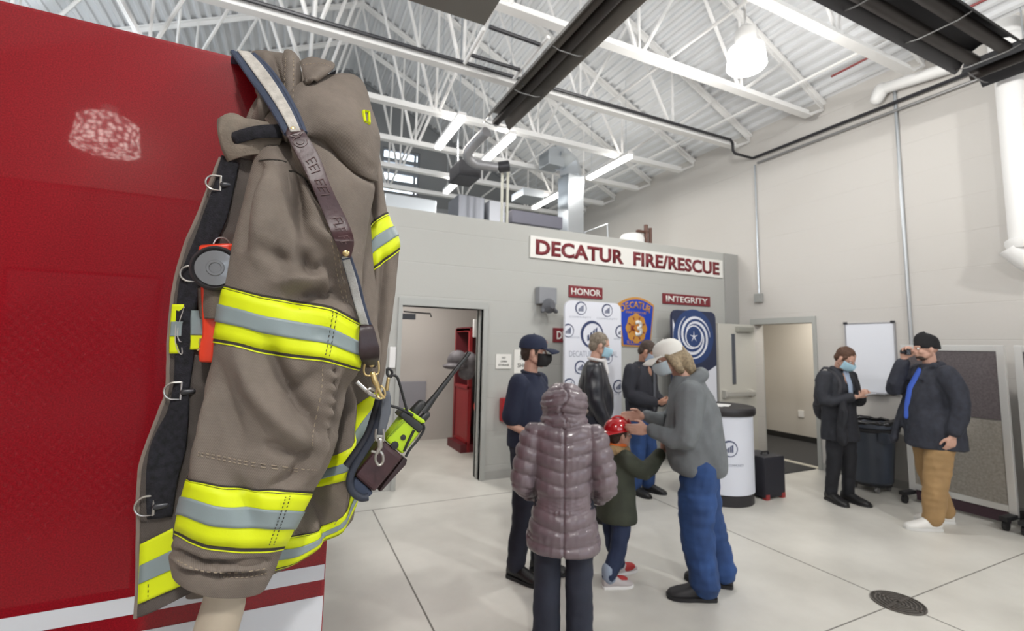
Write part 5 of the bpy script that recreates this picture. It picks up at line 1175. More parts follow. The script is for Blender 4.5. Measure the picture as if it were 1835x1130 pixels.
YEL = mat('reflective_yellow', (.70,.80,.0), .55, bump=(500,.15,.001)); SIL = mat('reflective_grey', (.235,.29,.30), .42, bump=(700,.1,.001))
YEL.node_tree.nodes['Principled BSDF'].inputs['Emission Color'].default_value = (0,0,0,1)
def fabric(name, c, sc=1):
    m = mat(name, c, .85); b = m.node_tree.nodes['Principled BSDF']; tc = [n for n in m.node_tree.nodes if n.type == 'TEX_COORD'][0]
    n1 = node(m, 'ShaderNodeTexNoise'); n1.inputs['Scale'].default_value = 9; n1.inputs['Detail'].default_value = 8; n1.inputs['Roughness'].default_value = .75; link(m, tc.outputs['Object'], n1.inputs[0])
    r = node(m, 'ShaderNodeValToRGB'); r.color_ramp.elements[0].position = .3; r.color_ramp.elements[1].position = .72
    r.color_ramp.elements[0].color = (*[x*.80 for x in c], 1); r.color_ramp.elements[1].color = (*[x*1.22 for x in c], 1); link(m, n1.outputs[0], r.inputs[0])
    mp = node(m, 'ShaderNodeMapping'); mp.inputs['Rotation'].default_value = (0, .5, 0); link(m, tc.outputs['Object'], mp.inputs[0])
    w_ = node(m, 'ShaderNodeTexWave'); w_.wave_type = 'BANDS'; w_.bands_direction = 'X'; w_.inputs['Scale'].default_value = 165*sc; w_.inputs['Distortion'].default_value = .8; w_.inputs['Detail'].default_value = 2; w_.inputs['Detail Scale'].default_value = 3; link(m, mp.outputs[0], w_.inputs[0])
    n3 = node(m, 'ShaderNodeTexNoise'); n3.inputs['Scale'].default_value = 1100; n3.inputs['Detail'].default_value = 1; link(m, tc.outputs['Object'], n3.inputs[0])
    mx = node(m, 'ShaderNodeMix'); mx.data_type = 'RGBA'; mx.blend_type = 'MULTIPLY'; mx.inputs[0].default_value = .5
    mr = node(m, 'ShaderNodeMapRange'); mr.inputs[3].default_value = .74; mr.inputs[4].default_value = 1.16; link(m, w_.outputs['Fac'], mr.inputs[0])
    link(m, r.outputs[0], mx.inputs[6]); link(m, mr.outputs[0], mx.inputs[7]); link(m, mx.outputs[2], b.inputs['Base Color'])
    b1 = node(m, 'ShaderNodeBump'); b1.inputs['Strength'].default_value = .5; b1.inputs['Distance'].default_value = .0006; link(m, w_.outputs['Fac'], b1.inputs['Height'])
    b2 = node(m, 'ShaderNodeBump'); b2.inputs['Strength'].default_value = .35; b2.inputs['Distance'].default_value = .0006; link(m, n3.outputs[0], b2.inputs['Height']); link(m, b1.outputs[0], b2.inputs['Normal'])
    n4 = node(m, 'ShaderNodeTexNoise'); n4.inputs['Scale'].default_value = 26; n4.inputs['Detail'].default_value = 3; link(m, tc.outputs['Object'], n4.inputs[0])
    b3 = node(m, 'ShaderNodeBump'); b3.inputs['Strength'].default_value = .55; b3.inputs['Distance'].default_value = .008; link(m, n4.outputs[0], b3.inputs['Height']); link(m, b2.outputs[0], b3.inputs['Normal'])
    link(m, b3.outputs[0], b.inputs['Normal']); return m
FAB = fabric('turnout_fabric', (.180,.149,.124)); LIN = fabric('turnout_lining', (.085,.070,.062)); VEL = mat('velcro_black', (.012,.012,.017), .95, noise_col=(120,.6), bump=(400,.8,.002))
STI = mat('stitching', (.33,.27,.20), .9); SEAM = mat('seam_dark', (.035,.03,.025), .9)
coat = thing('turnout_coat', 'brown firefighter turnout coat with yellow and grey reflective bands hung on the truck corner', 'coat', K(520, 560, .93))
body_rows = [(500,135,606,138,.965,.015),(470,160,638,156,.955,.03),(440,215,655,205,.94,.045),(425,300,662,290,.935,.05),(405,400,664,380,.935,.05),(395,500,668,480,.935,.05),(388,600,676,590,.935,.048),
             (378,700,678,684,.935,.046),(365,790,672,770,.935,.045),(352,870,652,835,.935,.045),(346,950,642,868,.935,.045),(340,1010,640,895,.935,.044,6),(336,1066,634,925,.935,.04,14)]
LB = Loft(body_rows, [([(620,680),(600,760),(570,850),(540,940)], 16, -.014), ([(640,700),(610,830),(600,960)], 14, .010), ([(560,860),(585,930),(590,990)], 10, -.010), ([(640,640),(655,720),(640,800)], 12, -.012), ([(668,600),(660,700)], 10, .008)], (.007, 12, 3))
part('back_panel', LB.mesh(), FAB, coat, auto=False)
sl_rows = [(552,152,612,138,.945,.012),(520,170,644,154,.925,.045),(474,225,660,205,.905,.068),(455,290,668,270,.885,.078),(440,350,669,340,.872,.08),(428,405,658,410,.865,.078),(414,470,648,485,.86,.073,4),
           (405,516,647,580,.856,.07,6),(388,606,642,656,.856,.07,4),(371,675,626,696,.858,.067,2),(364,740,612,762,.86,.065),(352,800,592,825,.86,.063),(337,856,556,888,.86,.06),(316,952,507,977,.86,.057,4),(304,990,492,1018,.86,.055,6),(309,1022,478,1046,.86,.05,6)]
SF = [([(556,245),(600,264),(640,300),(668,320)], 9, -.012), ([(520,300),(530,360),(548,420)], 13, -.020), ([(485,300),(478,380),(470,450)], 22, .010), ([(545,450),(556,486),(580,478)], 11, -.016), ([(500,508),(545,498),(580,486)], 13, .012), ([(480,450),(515,470)], 14, -.008),
      ([(524,535),(575,525),(612,535)], 12, -.016), ([(590,470),(612,520),(634,545)], 9, -.010), ([(556,400),(590,440),(604,470)], 10, .012), ([(602,410),(618,460)], 8, -.012), ([(470,300),(452,360),(440,440)], 9, -.009),
      ([(478,618),(500,668),(534,720),(572,770)], 15, -.013), ([(425,630),(455,700),(510,765),(560,800)], 20, .009), ([(380,640),(400,720),(430,790)], 16, -.005), ([(470,795),(520,812),(560,812)], 10, -.006), ([(520,700),(545,690),(580,660)], 14, -.006), ([(596,650),(586,720),(575,800),(560,850)], 6, .007), ([(604,650),(594,720),(584,800)], 5, -.006), ([(628,668),(612,720),(606,770)], 8, -.010),
      ([(380,700),(372,780),(350,860)], 10, .007), ([(410,860),(440,900),(450,950)], 20, -.006), ([(305,985),(360,1010),(420,1014),(480,1005)], 5, -.010), ([(320,1018),(400,1030),(470,1028)], 5, -.007), ([(310,1000),(360,1022),(470,1018)], 5, .006), ([(480,880),(530,850),(556,800)], 12, -.008),
      ([(560,590),(600,610)], 20, -.004), ([(452,215),(500,255),(512,290)], 12, -.014), ([(560,180),(610,230),(650,250)], 30, .010), ([(522,285),(560,330),(590,380)], 8, -.012)]
SF += [([(598-1.1*(i*11)/9-7, 662+i*11), (598-1.1*(i*11)/9+8, 665+i*11)], 3.2, .0035*(1 if i % 2 else -1)) for i in range(10)] + [([(588+i*3.0-6, 395+i*13), (588+i*3.0+8, 392+i*13)], 3.2, .003*(1 if i % 2 else -1)) for i in range(11)]
LS = Loft(sl_rows, SF, (.006, 10, 8))
part('near_sleeve', LS.mesh(thick=.006), FAB, coat, auto=False)
fa_rows = [(600,140,640,140,.985,.02),(600,165,655,190,.985,.035),(605,215,664,215,.985,.045),(612,270,674,270,.985,.05),(618,330,686,335,.985,.05),(622,390,697,390,.985,.05),(626,440,714,436,.985,.05),(630,500,709,498,.985,.048),(634,570,703,565,.985,.045),(636,640,694,640,.985,.04),(640,700,682,700,.985,.035),(645,745,672,742,.985,.03)]
LF = Loft(fa_rows, [([(664,290),(672,340),(668,400)], 6, -.010), ([(690,460),(686,560),(672,680)], 7, -.008), ([(676,460),(672,560),(662,660)], 6, .006), ([(640,300),(650,370),(665,395)], 8, .01)], (.005, 14, 1))
part('far_sleeve', LF.mesh(), FAB, coat, auto=False)
def bandmesh(L, top, bot, f0, f1, off, nseg=6, arng=None, nu=96):
    T_, B_ = L.band(top, bot); mb = MB(); us = range(nu) if not arng else [i for i in range(nu*2) if arng[0] <= 2*PI*i/nu <= arng[1]]
    cols = [[L.surf(2*PI*(i % nu)/nu, T_[i % nu]+(B_[i % nu]-T_[i % nu])*(f0+(f1-f0)*j/nseg), off) for j in range(nseg+1)] for i in us]
    vs = [[mb.bm.verts.new(p) for p in c] for c in cols]; n = len(vs)
    for i in range(n if not arng else n-1):
        for j in range(nseg): mb.face((vs[i][j], vs[(i+1) % n][j], vs[(i+1) % n][j+1], vs[i][j+1]))
    return mb
def reflective(L, top, bot, arng=None, name='reflective_band', stitch=True, k=(.34, .67)):
    mb = bandmesh(L, top, bot, 0, 1, .0022, arng=arng); o = part(name, mb, YEL, coat, auto=False); s = o.modifiers.new('s', 'SOLIDIFY'); s.thickness = .0018; s.offset = -1
    mb = bandmesh(L, top, bot, k[0], k[1], .0042, arng=arng); g = part('grey_stripe', mb, SIL, o, auto=False); s = g.modifiers.new('s', 'SOLIDIFY'); s.thickness = .0012; s.offset = -1
    if stitch:
        for f0, f1, m_ in ((-.05,-.02,YEL), (-.105,-.05,SEAM), (1.02,1.07,SEAM), (1.07,1.10,YEL)):
            mb = bandmesh(L, top, bot, f0, f1, .0014, nseg=1, arng=arng); part('band_piping', mb, m_, o, auto=False)
    return o
reflective(LS, [(407,519),(471,536),(530,545),(595,557),(646,584)], [(388,607),(430,614),(464,625),(520,634),(582,640),(641,658)])
reflective(LS, [(337,862),(400,878),(450,883),(500,884),(522,884),(553,887)], [(316,950),(340,964),(370,975),(430,982),(470,981),(506,977)])
reflective(LB, [(336,1000),(500,966),(560,957),(593,942),(609,914),(625,888),(640,868)], [(336,1050),(480,1020),(560,998),(604,962),(620,935),(640,900)], k=(.36,.70))
reflective(LF, [(630,470),(648,440),(668,402),(690,388),(700,385)], [(630,520),(648,492),(668,478),(690,462),(714,443)], stitch=True)
reflective(LB, [(560,850),(610,806),(640,768),(660,724),(675,696)], [(560,885),(610,852),(635,832),(655,792),(680,745)], stitch=False)
# yoke overlay above the shoulder seam, a second layer of cloth
seam = [(440,232),(500,250),(550,242),(580,250),(602,266),(640,300),(664,320),(700,345)]
Ts = LS.vat(seam); 
mb = MB(); nu = 96; cols = []
for i in range(nu): cols.append([LS.surf(2*PI*i/nu, .02+(Ts[i]-.02)*j/26, .0065+(.003 if j == 26 else 0)) for j in range(27)])
vs = [[mb.bm.verts.new(p) for p in c] for c in cols]
for i in range(nu):
    for j in range(26): mb.face((vs[i][j], vs[(i+1) % nu][j], vs[(i+1) % nu][j+1], vs[i][j+1]))
o = part('shoulder_yoke', mb, FAB, coat, auto=False); s = o.modifiers.new('s', 'SOLIDIFY'); s.thickness = .005; s.offset = -1
# collar pieces
LC = Loft([(449,92,530,101,.975,.008),(452,100,536,108,.965,.022),(468,135,540,135,.945,.034),(476,165,540,170,.93,.04),(462,195,536,215,.92,.045),(453,218,528,245,.915,.04),(456,240,505,266,.915,.02)],
          [([(488,100),(500,150),(505,220)], 8, -.012), ([(470,120),(480,180),(470,215)], 9, .008), ([(535,120),(536,200)], 5, -.008)], (.006, 22, 5))
part('collar', LC.mesh(nu=60, nv=60, thick=0), FAB, coat, auto=False)
LP = Loft([(508,96,530,102,.952,.02),(506,115,536,115,.935,.03),(506,160,538,160,.905,.03),(504,200,534,205,.895,.03),(502,235,528,240,.885,.02)], [], (.004, 30, 2))
pl = part('collar_placket', LP.mesh(nu=36, nv=50, thick=0), FAB, coat, auto=False)
def sheet(L_edge, R_edge, YL, YR, bul=0, nz=.003, nx=12, sd=0, dense=6):
    """cloth sheet between two picture edges; Y given along each edge (lists)"""
    n = len(L_edge); P = catmull([(*L_edge[i], YL[i] if hasattr(YL, '__len__') else YL, *R_edge[i], YR[i] if hasattr(YR, '__len__') else YR) for i in range(n)], dense)
    G = []
    for r in P:
        a, b = K(r[0], r[1], r[2]), K(r[3], r[4], r[5]); row = []
        for j in range(nx+1):
            t = j/nx; p = a.lerp(b, t); p.y -= bul*math.sin(PI*t) - nz*noise.noise(V((p.x*28+sd, p.z*16, sd))) - nz*.5*noise.noise(V((p.x*70+sd, p.z*50, sd))); row.append(p)
        G.append(row)
    return G
def cloth_sheet(name, G, m, parent, th=.004, off=0):
    mb = MB(); mb.grid([[p + V((0,-off,0)) for p in r] for r in G]); o = part(name, mb, m, parent, auto=False); s = o.modifiers.new('s', 'SOLIDIFY'); s.thickness = th; s.offset = 0; return o
G = sheet([(538,112),(544,134),(550,152)], [(576,108),(600,119),(566,146)], [.90,.87,.855], [.92,.875,.855], .010, .002, 8, 3)
cloth_sheet('collar_tip', G, FAB, coat, .006)
mb = MB(); mb.prism([K(x, y, .885) for x, y in ((548,150),(566,143),(598,128),(603,124),(600,134),(575,150),(552,160))], (0, .012, 0)); part('collar_shadow_sheet', mb, VEL, coat)  # black sheet standing in for the shadow under the collar tip
mb = MB(); mb.prism([hit(x, y, .003, .9) for x, y in ((606,800),(612,812),(606,838),(592,852),(586,846),(596,820))], (0, .003, 0)) if False else mb.bm.free()
# throat tab with black hook patch
Lt = [(393,212),(392,222),(393,240),(398,262),(402,280)]; Rt = [(505,232),(504,238),(502,252),(495,262),(480,268)]
ft = lambda G: G
Gt = sheet([(392,216),(391,230),(394,250),(401,272),(410,290)], [(506,226),(506,236),(505,250),(500,262),(490,276)], [.885,.88,.878,.88,.885], [.86,.85,.845,.845,.85], .014, .006, 16, 7)
for r in Gt[:6]:
    for j, p in enumerate(r): p.z += .010*math.sin(PI*min(1, j/7))
cloth_sheet('throat_tab', Gt, mat('turnout_fabric_worn', (.21,.175,.14), .9, noise_col=(30,.25), bump=(300,.5,.002)), coat, .005)
Gv = sheet([(417,238),(416,247),(422,259)], [(505,224),(506,238),(505,248)], [.862,.86,.862], [.832,.83,.832], .012, .003, 14, 2)
cloth_sheet('hook_patch', Gv, VEL, coat, .003)
# left front panel hanging open
Lo = [(397,282),(378,335),(352,400),(334,441),(319,495),(311,543),(305,600),(303,650),(301,700),(289,737),(270,785),(256,830),(251,880),(250,976),(248,1060),(245,1106)]
Li = [(470,290),(465,340),(455,400),(450,441),(445,495),(440,543),(430,600),(420,650),(412,700),(405,737),(398,785),(390,830),(384,880),(375,960),(368,1015),(372,1044)]
YLo = [.90,.905,.91,.915,.92,.92,.92,.92,.925,.925,.925,.925,.925,.925,.925,.925]; YLi = [.875,.88,.885,.89,.90,.905,.91,.91,.91,.915,.915,.915,.915,.915,.915,.915]
GP = sheet(Lo, Li, YLo, YLi, .006, .006, 20, 11, 8)
fp = cloth_sheet('front_panel', GP, LIN, coat, .006)
mb = MB(); mb.tube([r[0]+V((-.001,-.001,0)) for r in GP], .0035, 8); part('edge_binding', mb, mat('edge_tan', (.22,.18,.15), .9), fp)
def on_panel(px, py):   # depth of the panel below a picture point
    best = min((abs(prj(p)[0]-px)+abs(prj(p)[1]-py), p.y) for r in GP[::2] for p in r[::2]); return best[1]
def overlay(name, Le, Re, m, parent, off=.009, th=.002, dense=6, nx=8):
    YL_ = [on_panel(*p)-off for p in Le]; YR_ = [on_panel(*p)-off for p in Re]
    G = sheet(Le, Re, YL_, YR_, .0015, .0015, nx, 5, dense); return cloth_sheet(name, G, m, parent, th)
overlay('hook_strip', [(398,278),(384,330),(366,380),(352,420),(332,470),(322,505),(316,560),(314,629),(311,690),(300,737),(285,765),(268,805),(262,860),(264,930)], [(428,292),(418,340),(408,385),(392,425),(372,470),(360,505),(352,560),(348,629),(340,690),(338,737),(336,765),(332,805),(318,860),(308,925)], VEL, fp)
b1 = overlay('reflective_band', [(251,975),(249,1030),(247,1082)], [(370,915),(366,980),(366,1030)], YEL, fp)
overlay('grey_stripe', [(250.5,1013),(249.5,1028),(248.5,1046)], [(369,955),(368,972),(366,992)], SIL, b1, .0115)
b2 = overlay('reflective_band', [(309,545),(305,590),(304,633)], [(330,545),(326,590),(324,633)], YEL, fp, .009)
overlay('grey_stripe', [(307,576),(306,588),(305,602)], [(328,576),(326,588),(325,602)], SIL, b2, .0115)
b3 = overlay('reflective_band', [(343,556),(342,590),(341,626)], [(372,556),(370,590),(368,626)], YEL, fp, .010)
overlay('grey_stripe', [(343,556),(342,572),(342,600)], [(371,556),(370,572),(369,600)], SIL, b3, .0125)
# d-rings and hooks down the panel edge
STEEL = mat('brushed_steel', (.45,.43,.40), .32, .95); BRASS = mat('brass', (.62,.47,.22), .28, .95)
def dring(px, py, sc=1.0, rot=0):
    Y = on_panel(px+22, py)-.008
    c = K(px, py, Y); t = 'd_ring'; ux = V((1,0,0)); uz = V((0,0,1)); r = .0125*sc
    P = [c + ux*.009*sc + uz*r] + [c + (ux*math.cos(a)+uz*math.sin(a))*r for a in [math.radians(95+170*k/12) for k in range(13)]] + [c + ux*.009*sc - uz*r, c + ux*.009*sc + uz*r]
    mb = MB(); mb.tube(P, .0016, 8); d = part('d_ring', mb, STEEL, coat)
    mb = MB(); mb.limb([c+V((.0135,-.002,-.002)), c+V((.024*sc,-.001,-.001))], [.0055,.0045], 12); part('hook', mb, mat('hook_dark', (.05,.05,.055), .35, .5), d)
    mb = MB(); mb.box(c+V((.008,-.002,-.0135*sc)), c+V((.0105,.002,.0135*sc)), .001); part('ring_bar', mb, STEEL, d)
dring(384, 327, .95); dring(340, 490, 1.0); dring(312, 700, 1.05); dring(262, 906, 1.15)
# loose thread curls on the hook strip
mb = MB(); mb.tube([K(x, y, .904) for x, y in ((347,455),(344,500),(334,540),(322,575),(318,600),(324,612),(338,604),(336,590),(328,586))], .0009, 5, smooth=4); part('loose_thread', mb, mat('thread_pale', (.45,.42,.40), .8), fp)
mb = MB(); mb.tube([K(x, y, .904) for x, y in ((316,575),(314,610),(320,630),(326,634),(326,622))], .0008, 5, smooth=4); part('loose_thread', mb, mat('thread_pale', (.45,.42,.40), .8), fp)
mb = MB(); mb.grid([[K(x0+(x1-x0)*j/4, y+(4-j)*2, .905) for j in range(5)] for y, x0, x1 in ((792,598,607),(806,592,612),(826,588,608),(844,584,596),(850,586,590))]); o = part('hook_patch', mb, VEL, coat, auto=False); s_ = o.modifiers.new('s', 'SOLIDIFY'); s_.thickness = .003
# vertical seams and stitching on the sleeve
bv = None
def bvh_of(objs):
    vs, fs = [], []
    for o in objs:
        me = o.data; b = len(vs); off = LOC[o] if True else V((0,0,0)); vs += [v.co + off for v in me.vertices]; fs += [[b+i for i in p.vertices] for p in me.polygons]
    return BVHTree.FromPolygons(vs, fs)
kids = [o for o in coat.children if o.name.split('.')[0] in ('back_panel','near_sleeve','far_sleeve','shoulder_yoke','collar','collar_placket','throat_tab','front_panel','reflective_band')]
BV = bvh_of(kids)
def hit(px, py, off=.003, dflt=.86):
    d = ray(px, py).normalized(); o_ = V((0,0,H)); h = BV.ray_cast(o_, d)
    if h[0] is None: return K(px, py, dflt)
    return h[0] - d*off
def stitch(P, m, r=.0007, off=.0012, name='stitching', dash=True, parent=None):
    q = catmull([tuple(p) for p in P], 10); pts = [hit(x, y, off) for x, y in q]; mb = MB()
    if dash:
        for a, b in zip(pts[::2], pts[1::2]): mb.tube([a, b], r, 5)
    else: mb.tube(pts, r, 6)
    return part(name, mb, m, parent or coat)
stitch([(464,288),(480,286),(500,287),(513,290)], SEAM, .0012, .001, 'seam', False)
stitch([(518,306),(530,308),(548,322),(560,345)], SEAM, .0012, .001, 'seam', False)
stitch([(586,400),(598,450),(606,500),(618,545)], STI, .0007)
stitch([(594,400),(604,445),(613,495),(624,545)], STI, .0007)
stitch([(597,558),(590,600),(583,638)], SEAM, .0007, .004); stitch([(604,560),(597,602),(590,640)], SEAM, .0007, .004)
stitch([(578,655),(576,700),(562,770),(560,800)], STI, .0008); 
stitch([(355,810),(400,818),(450,828),(540,840),(570,842)], STI, .0007); stitch([(354,815),(400,824),(450,834),(540,845)], STI, .0007)
stitch([(512,890),(503,920),(492,950),(482,978)], SEAM, .0007, .004); stitch([(520,888),(511,920),(500,950),(490,978)], SEAM, .0007, .004)
stitch([(318,1004),(360,1022),(420,1026),(478,1018)], STI, .0008); stitch([(400,1033),(440,1034),(480,1026)], STI, .0008)
stitch([(512,104),(510,140),(508,190),(506,235)], STI, .0008); stitch([(526,104),(526,140),(524,190),(520,235)], STI, .0008)
stitch([(543,116),(575,113),(594,119)], STI, .0006); stitch([(398,225),(396,245),(404,268)], STI, .0006)
stitch([(258,984),(257,1030),(256,1076)], SEAM, .0006, .008); stitch([(267,980),(266,1026),(265,1072)], SEAM, .0006, .008)
# mic clip patch at the far shoulder
mb = MB(); out = [(648,196),(661,197),(664,226),(652,222)]; inn = [(653,203),(663,205),(664,218),(655,215)]
mb.tube([hit(x, y, .004, .97) for x, y in ((651,199),(661,201))]+[hit(662,222,.004,.97), hit(654,218,.004,.97), hit(651,199,.004,.97)], .0036, 6, flat=.5); part('shoulder_patch', mb, YEL, coat)
# flashlight pocket band on the lining
Gb = sheet([(356,516),(357,545),(360,571)], [(410,515),(408,545),(404,572)], [.882,.88,.882], [.862,.86,.862], .018, .002, 12, 4); cloth_sheet('elastic_loop', Gb, mat('elastic_brown', (.13,.105,.085), .9, bump=(400,.6,.002)), coat, .003)
# ================================================================= FLASHLIGHT
OR = mat('torch_orange', (.72,.045,.012), .38); GL = mat('lens_grey', (.16,.165,.175), .18, coat=.5); RUB = mat('torch_rubber', (.025,.022,.025), .6)
FY = .885
t = thing('flashlight', 'orange right-angle flashlight with a round grey lens tucked inside the coat', 'flashlight', K(385, 520, FY))
LT = Loft([(365,462,404,462,FY,.02),(362,490,402,490,FY,.022),(362,530,400,530,FY,.022),(364,572,398,572,FY,.022),(364,600,394,600,FY,.021),(358,622,392,622,FY,.02),(358,644,388,646,FY,.018),(362,648,384,649,FY,.012)], [], (0,1,0), sq=4); part('battery_body', LT.mesh(nu=40, nv=60, thick=0), OR, t, auto=False)
LH = Loft([(360,441,372,440,FY,.01),(358,446,424,440,FY,.024),(358,455,424,452,FY,.026),(360,476,420,476,FY,.026),(366,500,410,500,FY,.02)], [], (0,1,0), sq=4); part('head_housing', LH.mesh(nu=40, nv=30, thick=0), OR, t, auto=False)
c = K(388, 482, FY-.03); vdir = V((-.1,-1,.02)).normalized(); R_ = Matrix(((1,0,0),(0,1,0),(0,0,1)))
mb = MB(); mb.lathe(c, [(.0,.0),(.033,.0),(.0345,.004),(.0345,.012),(.031,.016),(.028,.012),(0,.012)], 40, axis='Y'); lensr = part('bezel', mb, RUB, t)
mb = MB(); mb.lathe(c+V((0,-.013,0)), [(.0,.0),(.0275,.0),(.027,.0015),(.0125,.002),(.0115,.0035),(.0085,.0035),(.0075,.002),(0,.002)], 40, axis='Y'); part('lens', mb, GL, lensr)
mb = MB(); mb.tube([K(x, y, FY-.012) for x, y in ((381,441),(386,430),(392,426),(402,426),(410,432),(414,440))], .0012, 7, smooth=3); part('wire_loop', mb, STEEL, t)
mb = MB(); mb.tube([K(x, y, FY-.016) for x, y in ((360,606),(358,614),(360,622),(354,628))], .0018, 7, smooth=3); part('split_ring', mb, BRASS, t)
# ================================================================= RADIO STRAP
LEA = mat('leather_oxblood', (.045,.018,.021), .42, noise_col=(40,.25), bump=(160,.3,.0015)); LEAD = mat('leather_dark', (.025,.012,.014), .4, bump=(160,.3,.0015)); WEB = mat('webbing_cream', (.50,.47,.43), .85, noise_col=(60,.2), bump=(420,.9,.0012)); BLU = mat('piping_blue', (.042,.056,.095), .75, bump=(300,.4,.001)); BRN2 = LEAD
strap = thing('radio_strap', 'leather and webbing shoulder strap with brass rivets slung across the turnout coat', 'strap', K(560, 330, .78))
def ribbon(name, Le, Re, m, off, th, parent, dense=8, nx=6, Yover=None, smooth=3, bul=0):
    P = catmull([(*a, *b) for a, b in zip(Le, Re)], dense); Ys = []
    for r in P:
        cx_, cy_ = (r[0]+r[2])/2, (r[1]+r[3])/2; ys = [hit(x, y, 0, 1.5) for x, y in ((r[0],r[1]), (cx_,cy_), (r[2],r[3]))]; ys = [q.y for q in ys if q.y < 1.2]; Ys.append(min(ys) if ys else None)
    kn = [y for y in Ys if y is not None] or [.86]
    for i in range(len(Ys)):
        if Ys[i] is None: Ys[i] = (Yover or kn[0])
    if Yover is not None and hasattr(Yover, '__len__'): pass
    for _ in range(smooth*3): Ys = [min(Ys[i], (Ys[max(i-1,0)]+Ys[i]+Ys[min(i+1,len(Ys)-1)])/3) for i in range(len(Ys))]
    G = []
    for r, y in zip(P, Ys):
        a, b = K(r[0], r[1], y-off), K(r[2], r[3], y-off); G.append([a.lerp(b, j/nx)+V((0,-bul*math.sin(PI*j/nx),0)) for j in range(nx+1)])
    mb = MB(); mb.grid(G); o = part(name, mb, m, parent, auto=False); s = o.modifiers.new('s', 'SOLIDIFY'); s.thickness = th; s.offset = 0; b_ = o.modifiers.new('b', 'BEVEL'); b_.width = th*.3; b_.segments = 2
    return o, G
pe_L = [(417,93),(433,116),(455,148),(477,178),(496,208),(514,240)]; pe_R = [(455,98),(475,116),(492,136),(508,160),(530,200),(546,238)]
pads, Gp = ribbon('shoulder_pad', pe_L, pe_R, BLU, .008, .007, strap, Yover=.995, smooth=6)
mb = MB(); mb.grid([[ (a.lerp(b, .22+.56*j/6))+V((0,-.0055,0)) for j in range(7)] for a, b in [(r[0], r[-1]) for r in Gp]]); o = part('webbing', mb, WEB, pads, auto=False); s = o.modifiers.new('s','SOLIDIFY'); s.thickness = .002
for k_ in (0, -1): mb = MB(); mb.tube([r[k_] for r in Gp], .0045, 8); part('piping', mb, BLU, pads)
# the pad carries on over the top edge of the truck
mb = MB(); a, b = Gp[0][0], Gp[0][-1]; mb.grid([[a.lerp(b, j/4)+q for j in range(5)] for q in (V((0,0,0)), V((-.004,.02,.012)), V((-.01,.06,.014)), V((-.02,.14,.012)))]); o = part('pad_over_roof', mb, BLU, strap, auto=False); s = o.modifiers.new('s','SOLIDIFY'); s.thickness = .006
le_L = [(520,224),(513,238),(518,252),(540,294),(560,336),(585,396),(600,432),(612,458)]; le_R = [(521,224),(540,232),(550,243),(573,283),(595,340),(622,396),(634,432),(628,462)]
ls, Gl = ribbon('leather_strip', le_L, le_R, LEA, .014, .004, strap, smooth=6)
def gp(G, u, v, off=.003):
    x = v*(len(G)-1); i = min(int(x), len(G)-2); f_ = x-i; r = [p.lerp(q, f_) for p, q in zip(G[i], G[i+1])]; return r[0].lerp(r[-1], u)+V((0,-off,0))
for v_ in (.12, .955): mb = MB(); c = gp(Gl, .5, v_, .0015); mb.lathe(c, [(0,0),(.0055,0),(.005,.0015),(.003,.0025),(0,.0028)], 20, axis='Y'); part('rivet', mb, BRASS, ls)
TOOL = mat('tooled_edge', (.10,.055,.055), .4)
mb = MB()
for v0 in (.235, .315):
    mb.tube([gp(Gl, .5+.36*math.cos(a), v0+.034*math.sin(a), .0028) for a in [2*PI*i/20 for i in range(17)]], .0008, 5); mb.tube([gp(Gl, .5+.2*math.cos(a), v0+.018*math.sin(a), .0028) for a in [2*PI*i/14 for i in range(8)]], .0007, 5)
part('tooled_rings', mb, TOOL, ls)
mb = MB(); random.seed(4)
for v0 in (.42,.455,.49,.53,.565,.60,.70,.73,.76,.82,.86):
    mb.tube([gp(Gl, .25, v0+.005, .0028), gp(Gl, .75, v0-.004, .0028)], .0008, 5)
    for u0 in (.3, .52, .74): 
        if random.random() < .65: mb.tube([gp(Gl, u0, v0, .0028), gp(Gl, u0+.03, v0+.022, .0028)], .0008, 5)
part('tooled_marks', mb, TOOL, ls)
wl, Gw = ribbon('lower_webbing', [(611,462),(622,500),(634,545),(645,582)], [(630,458),(644,500),(655,545),(667,584)], BLU, .010, .005, strap)
mb = MB(); mb.grid([[gp(Gw, .02+.7*j/5, i/20, .004) for j in range(6)] for i in range(21)]); o = part('webbing', mb, mat('webbing_silver', (.40,.40,.39), .7, bump=(420,.9,.0012)), wl, auto=False); s = o.modifiers.new('s','SOLIDIFY'); s.thickness = .0015
tb_, Gtb = ribbon('leather_tab', [(652,578),(645,588),(643,612),(644,636),(650,652),(652,657)], [(660,576),(669,586),(675,606),(680,628),(677,648),(672,658)], LEAD, .014, .004, strap, dense=5)
for u_, v_ in ((.4,.15),(.6,.86)): mb = MB(); c = gp(Gtb, u_, v_, .0015); mb.lathe(c, [(0,0),(.005,0),(.0045,.0015),(0,.0025)], 20, axis='Y'); part('rivet', mb, BRASS, tb_)
def Q(x, y, Y=.80): return K(x, y, Y)
def wire(P, r, m, name, parent, Y=.80, sm=4): mb = MB(); mb.tube([Q(*p, Y) if len(p) == 2 else Q(*p) for p in P], r, 8, smooth=sm); return part(name, mb, m, parent)
hk = wire([(654,652),(652,664),(656,672),(668,672),(678,668),(679,655),(678,646)], .0016, BRASS, 'snap_hook', strap, .80)
mb = MB(); mb.limb([Q(668,670), Q(672,684), Q(677,692)], [.0045,.005,.004], 12); part('swivel', mb, BRASS, hk)
mb = MB(); mb.limb([Q(676,692), Q(682,706), Q(688,712)], [.0035,.003,.0025], 12); mb.tube([Q(*p) for p in ((676,694),(674,706),(682,714),(690,708),(688,696),(682,690))], .0017, 8, smooth=3); part('clasp', mb, BRASS, hk)
wire([(639,684),(650,694),(660,703),(672,710),(680,712)], .0032, STEEL, 'chain_link', strap, .81)
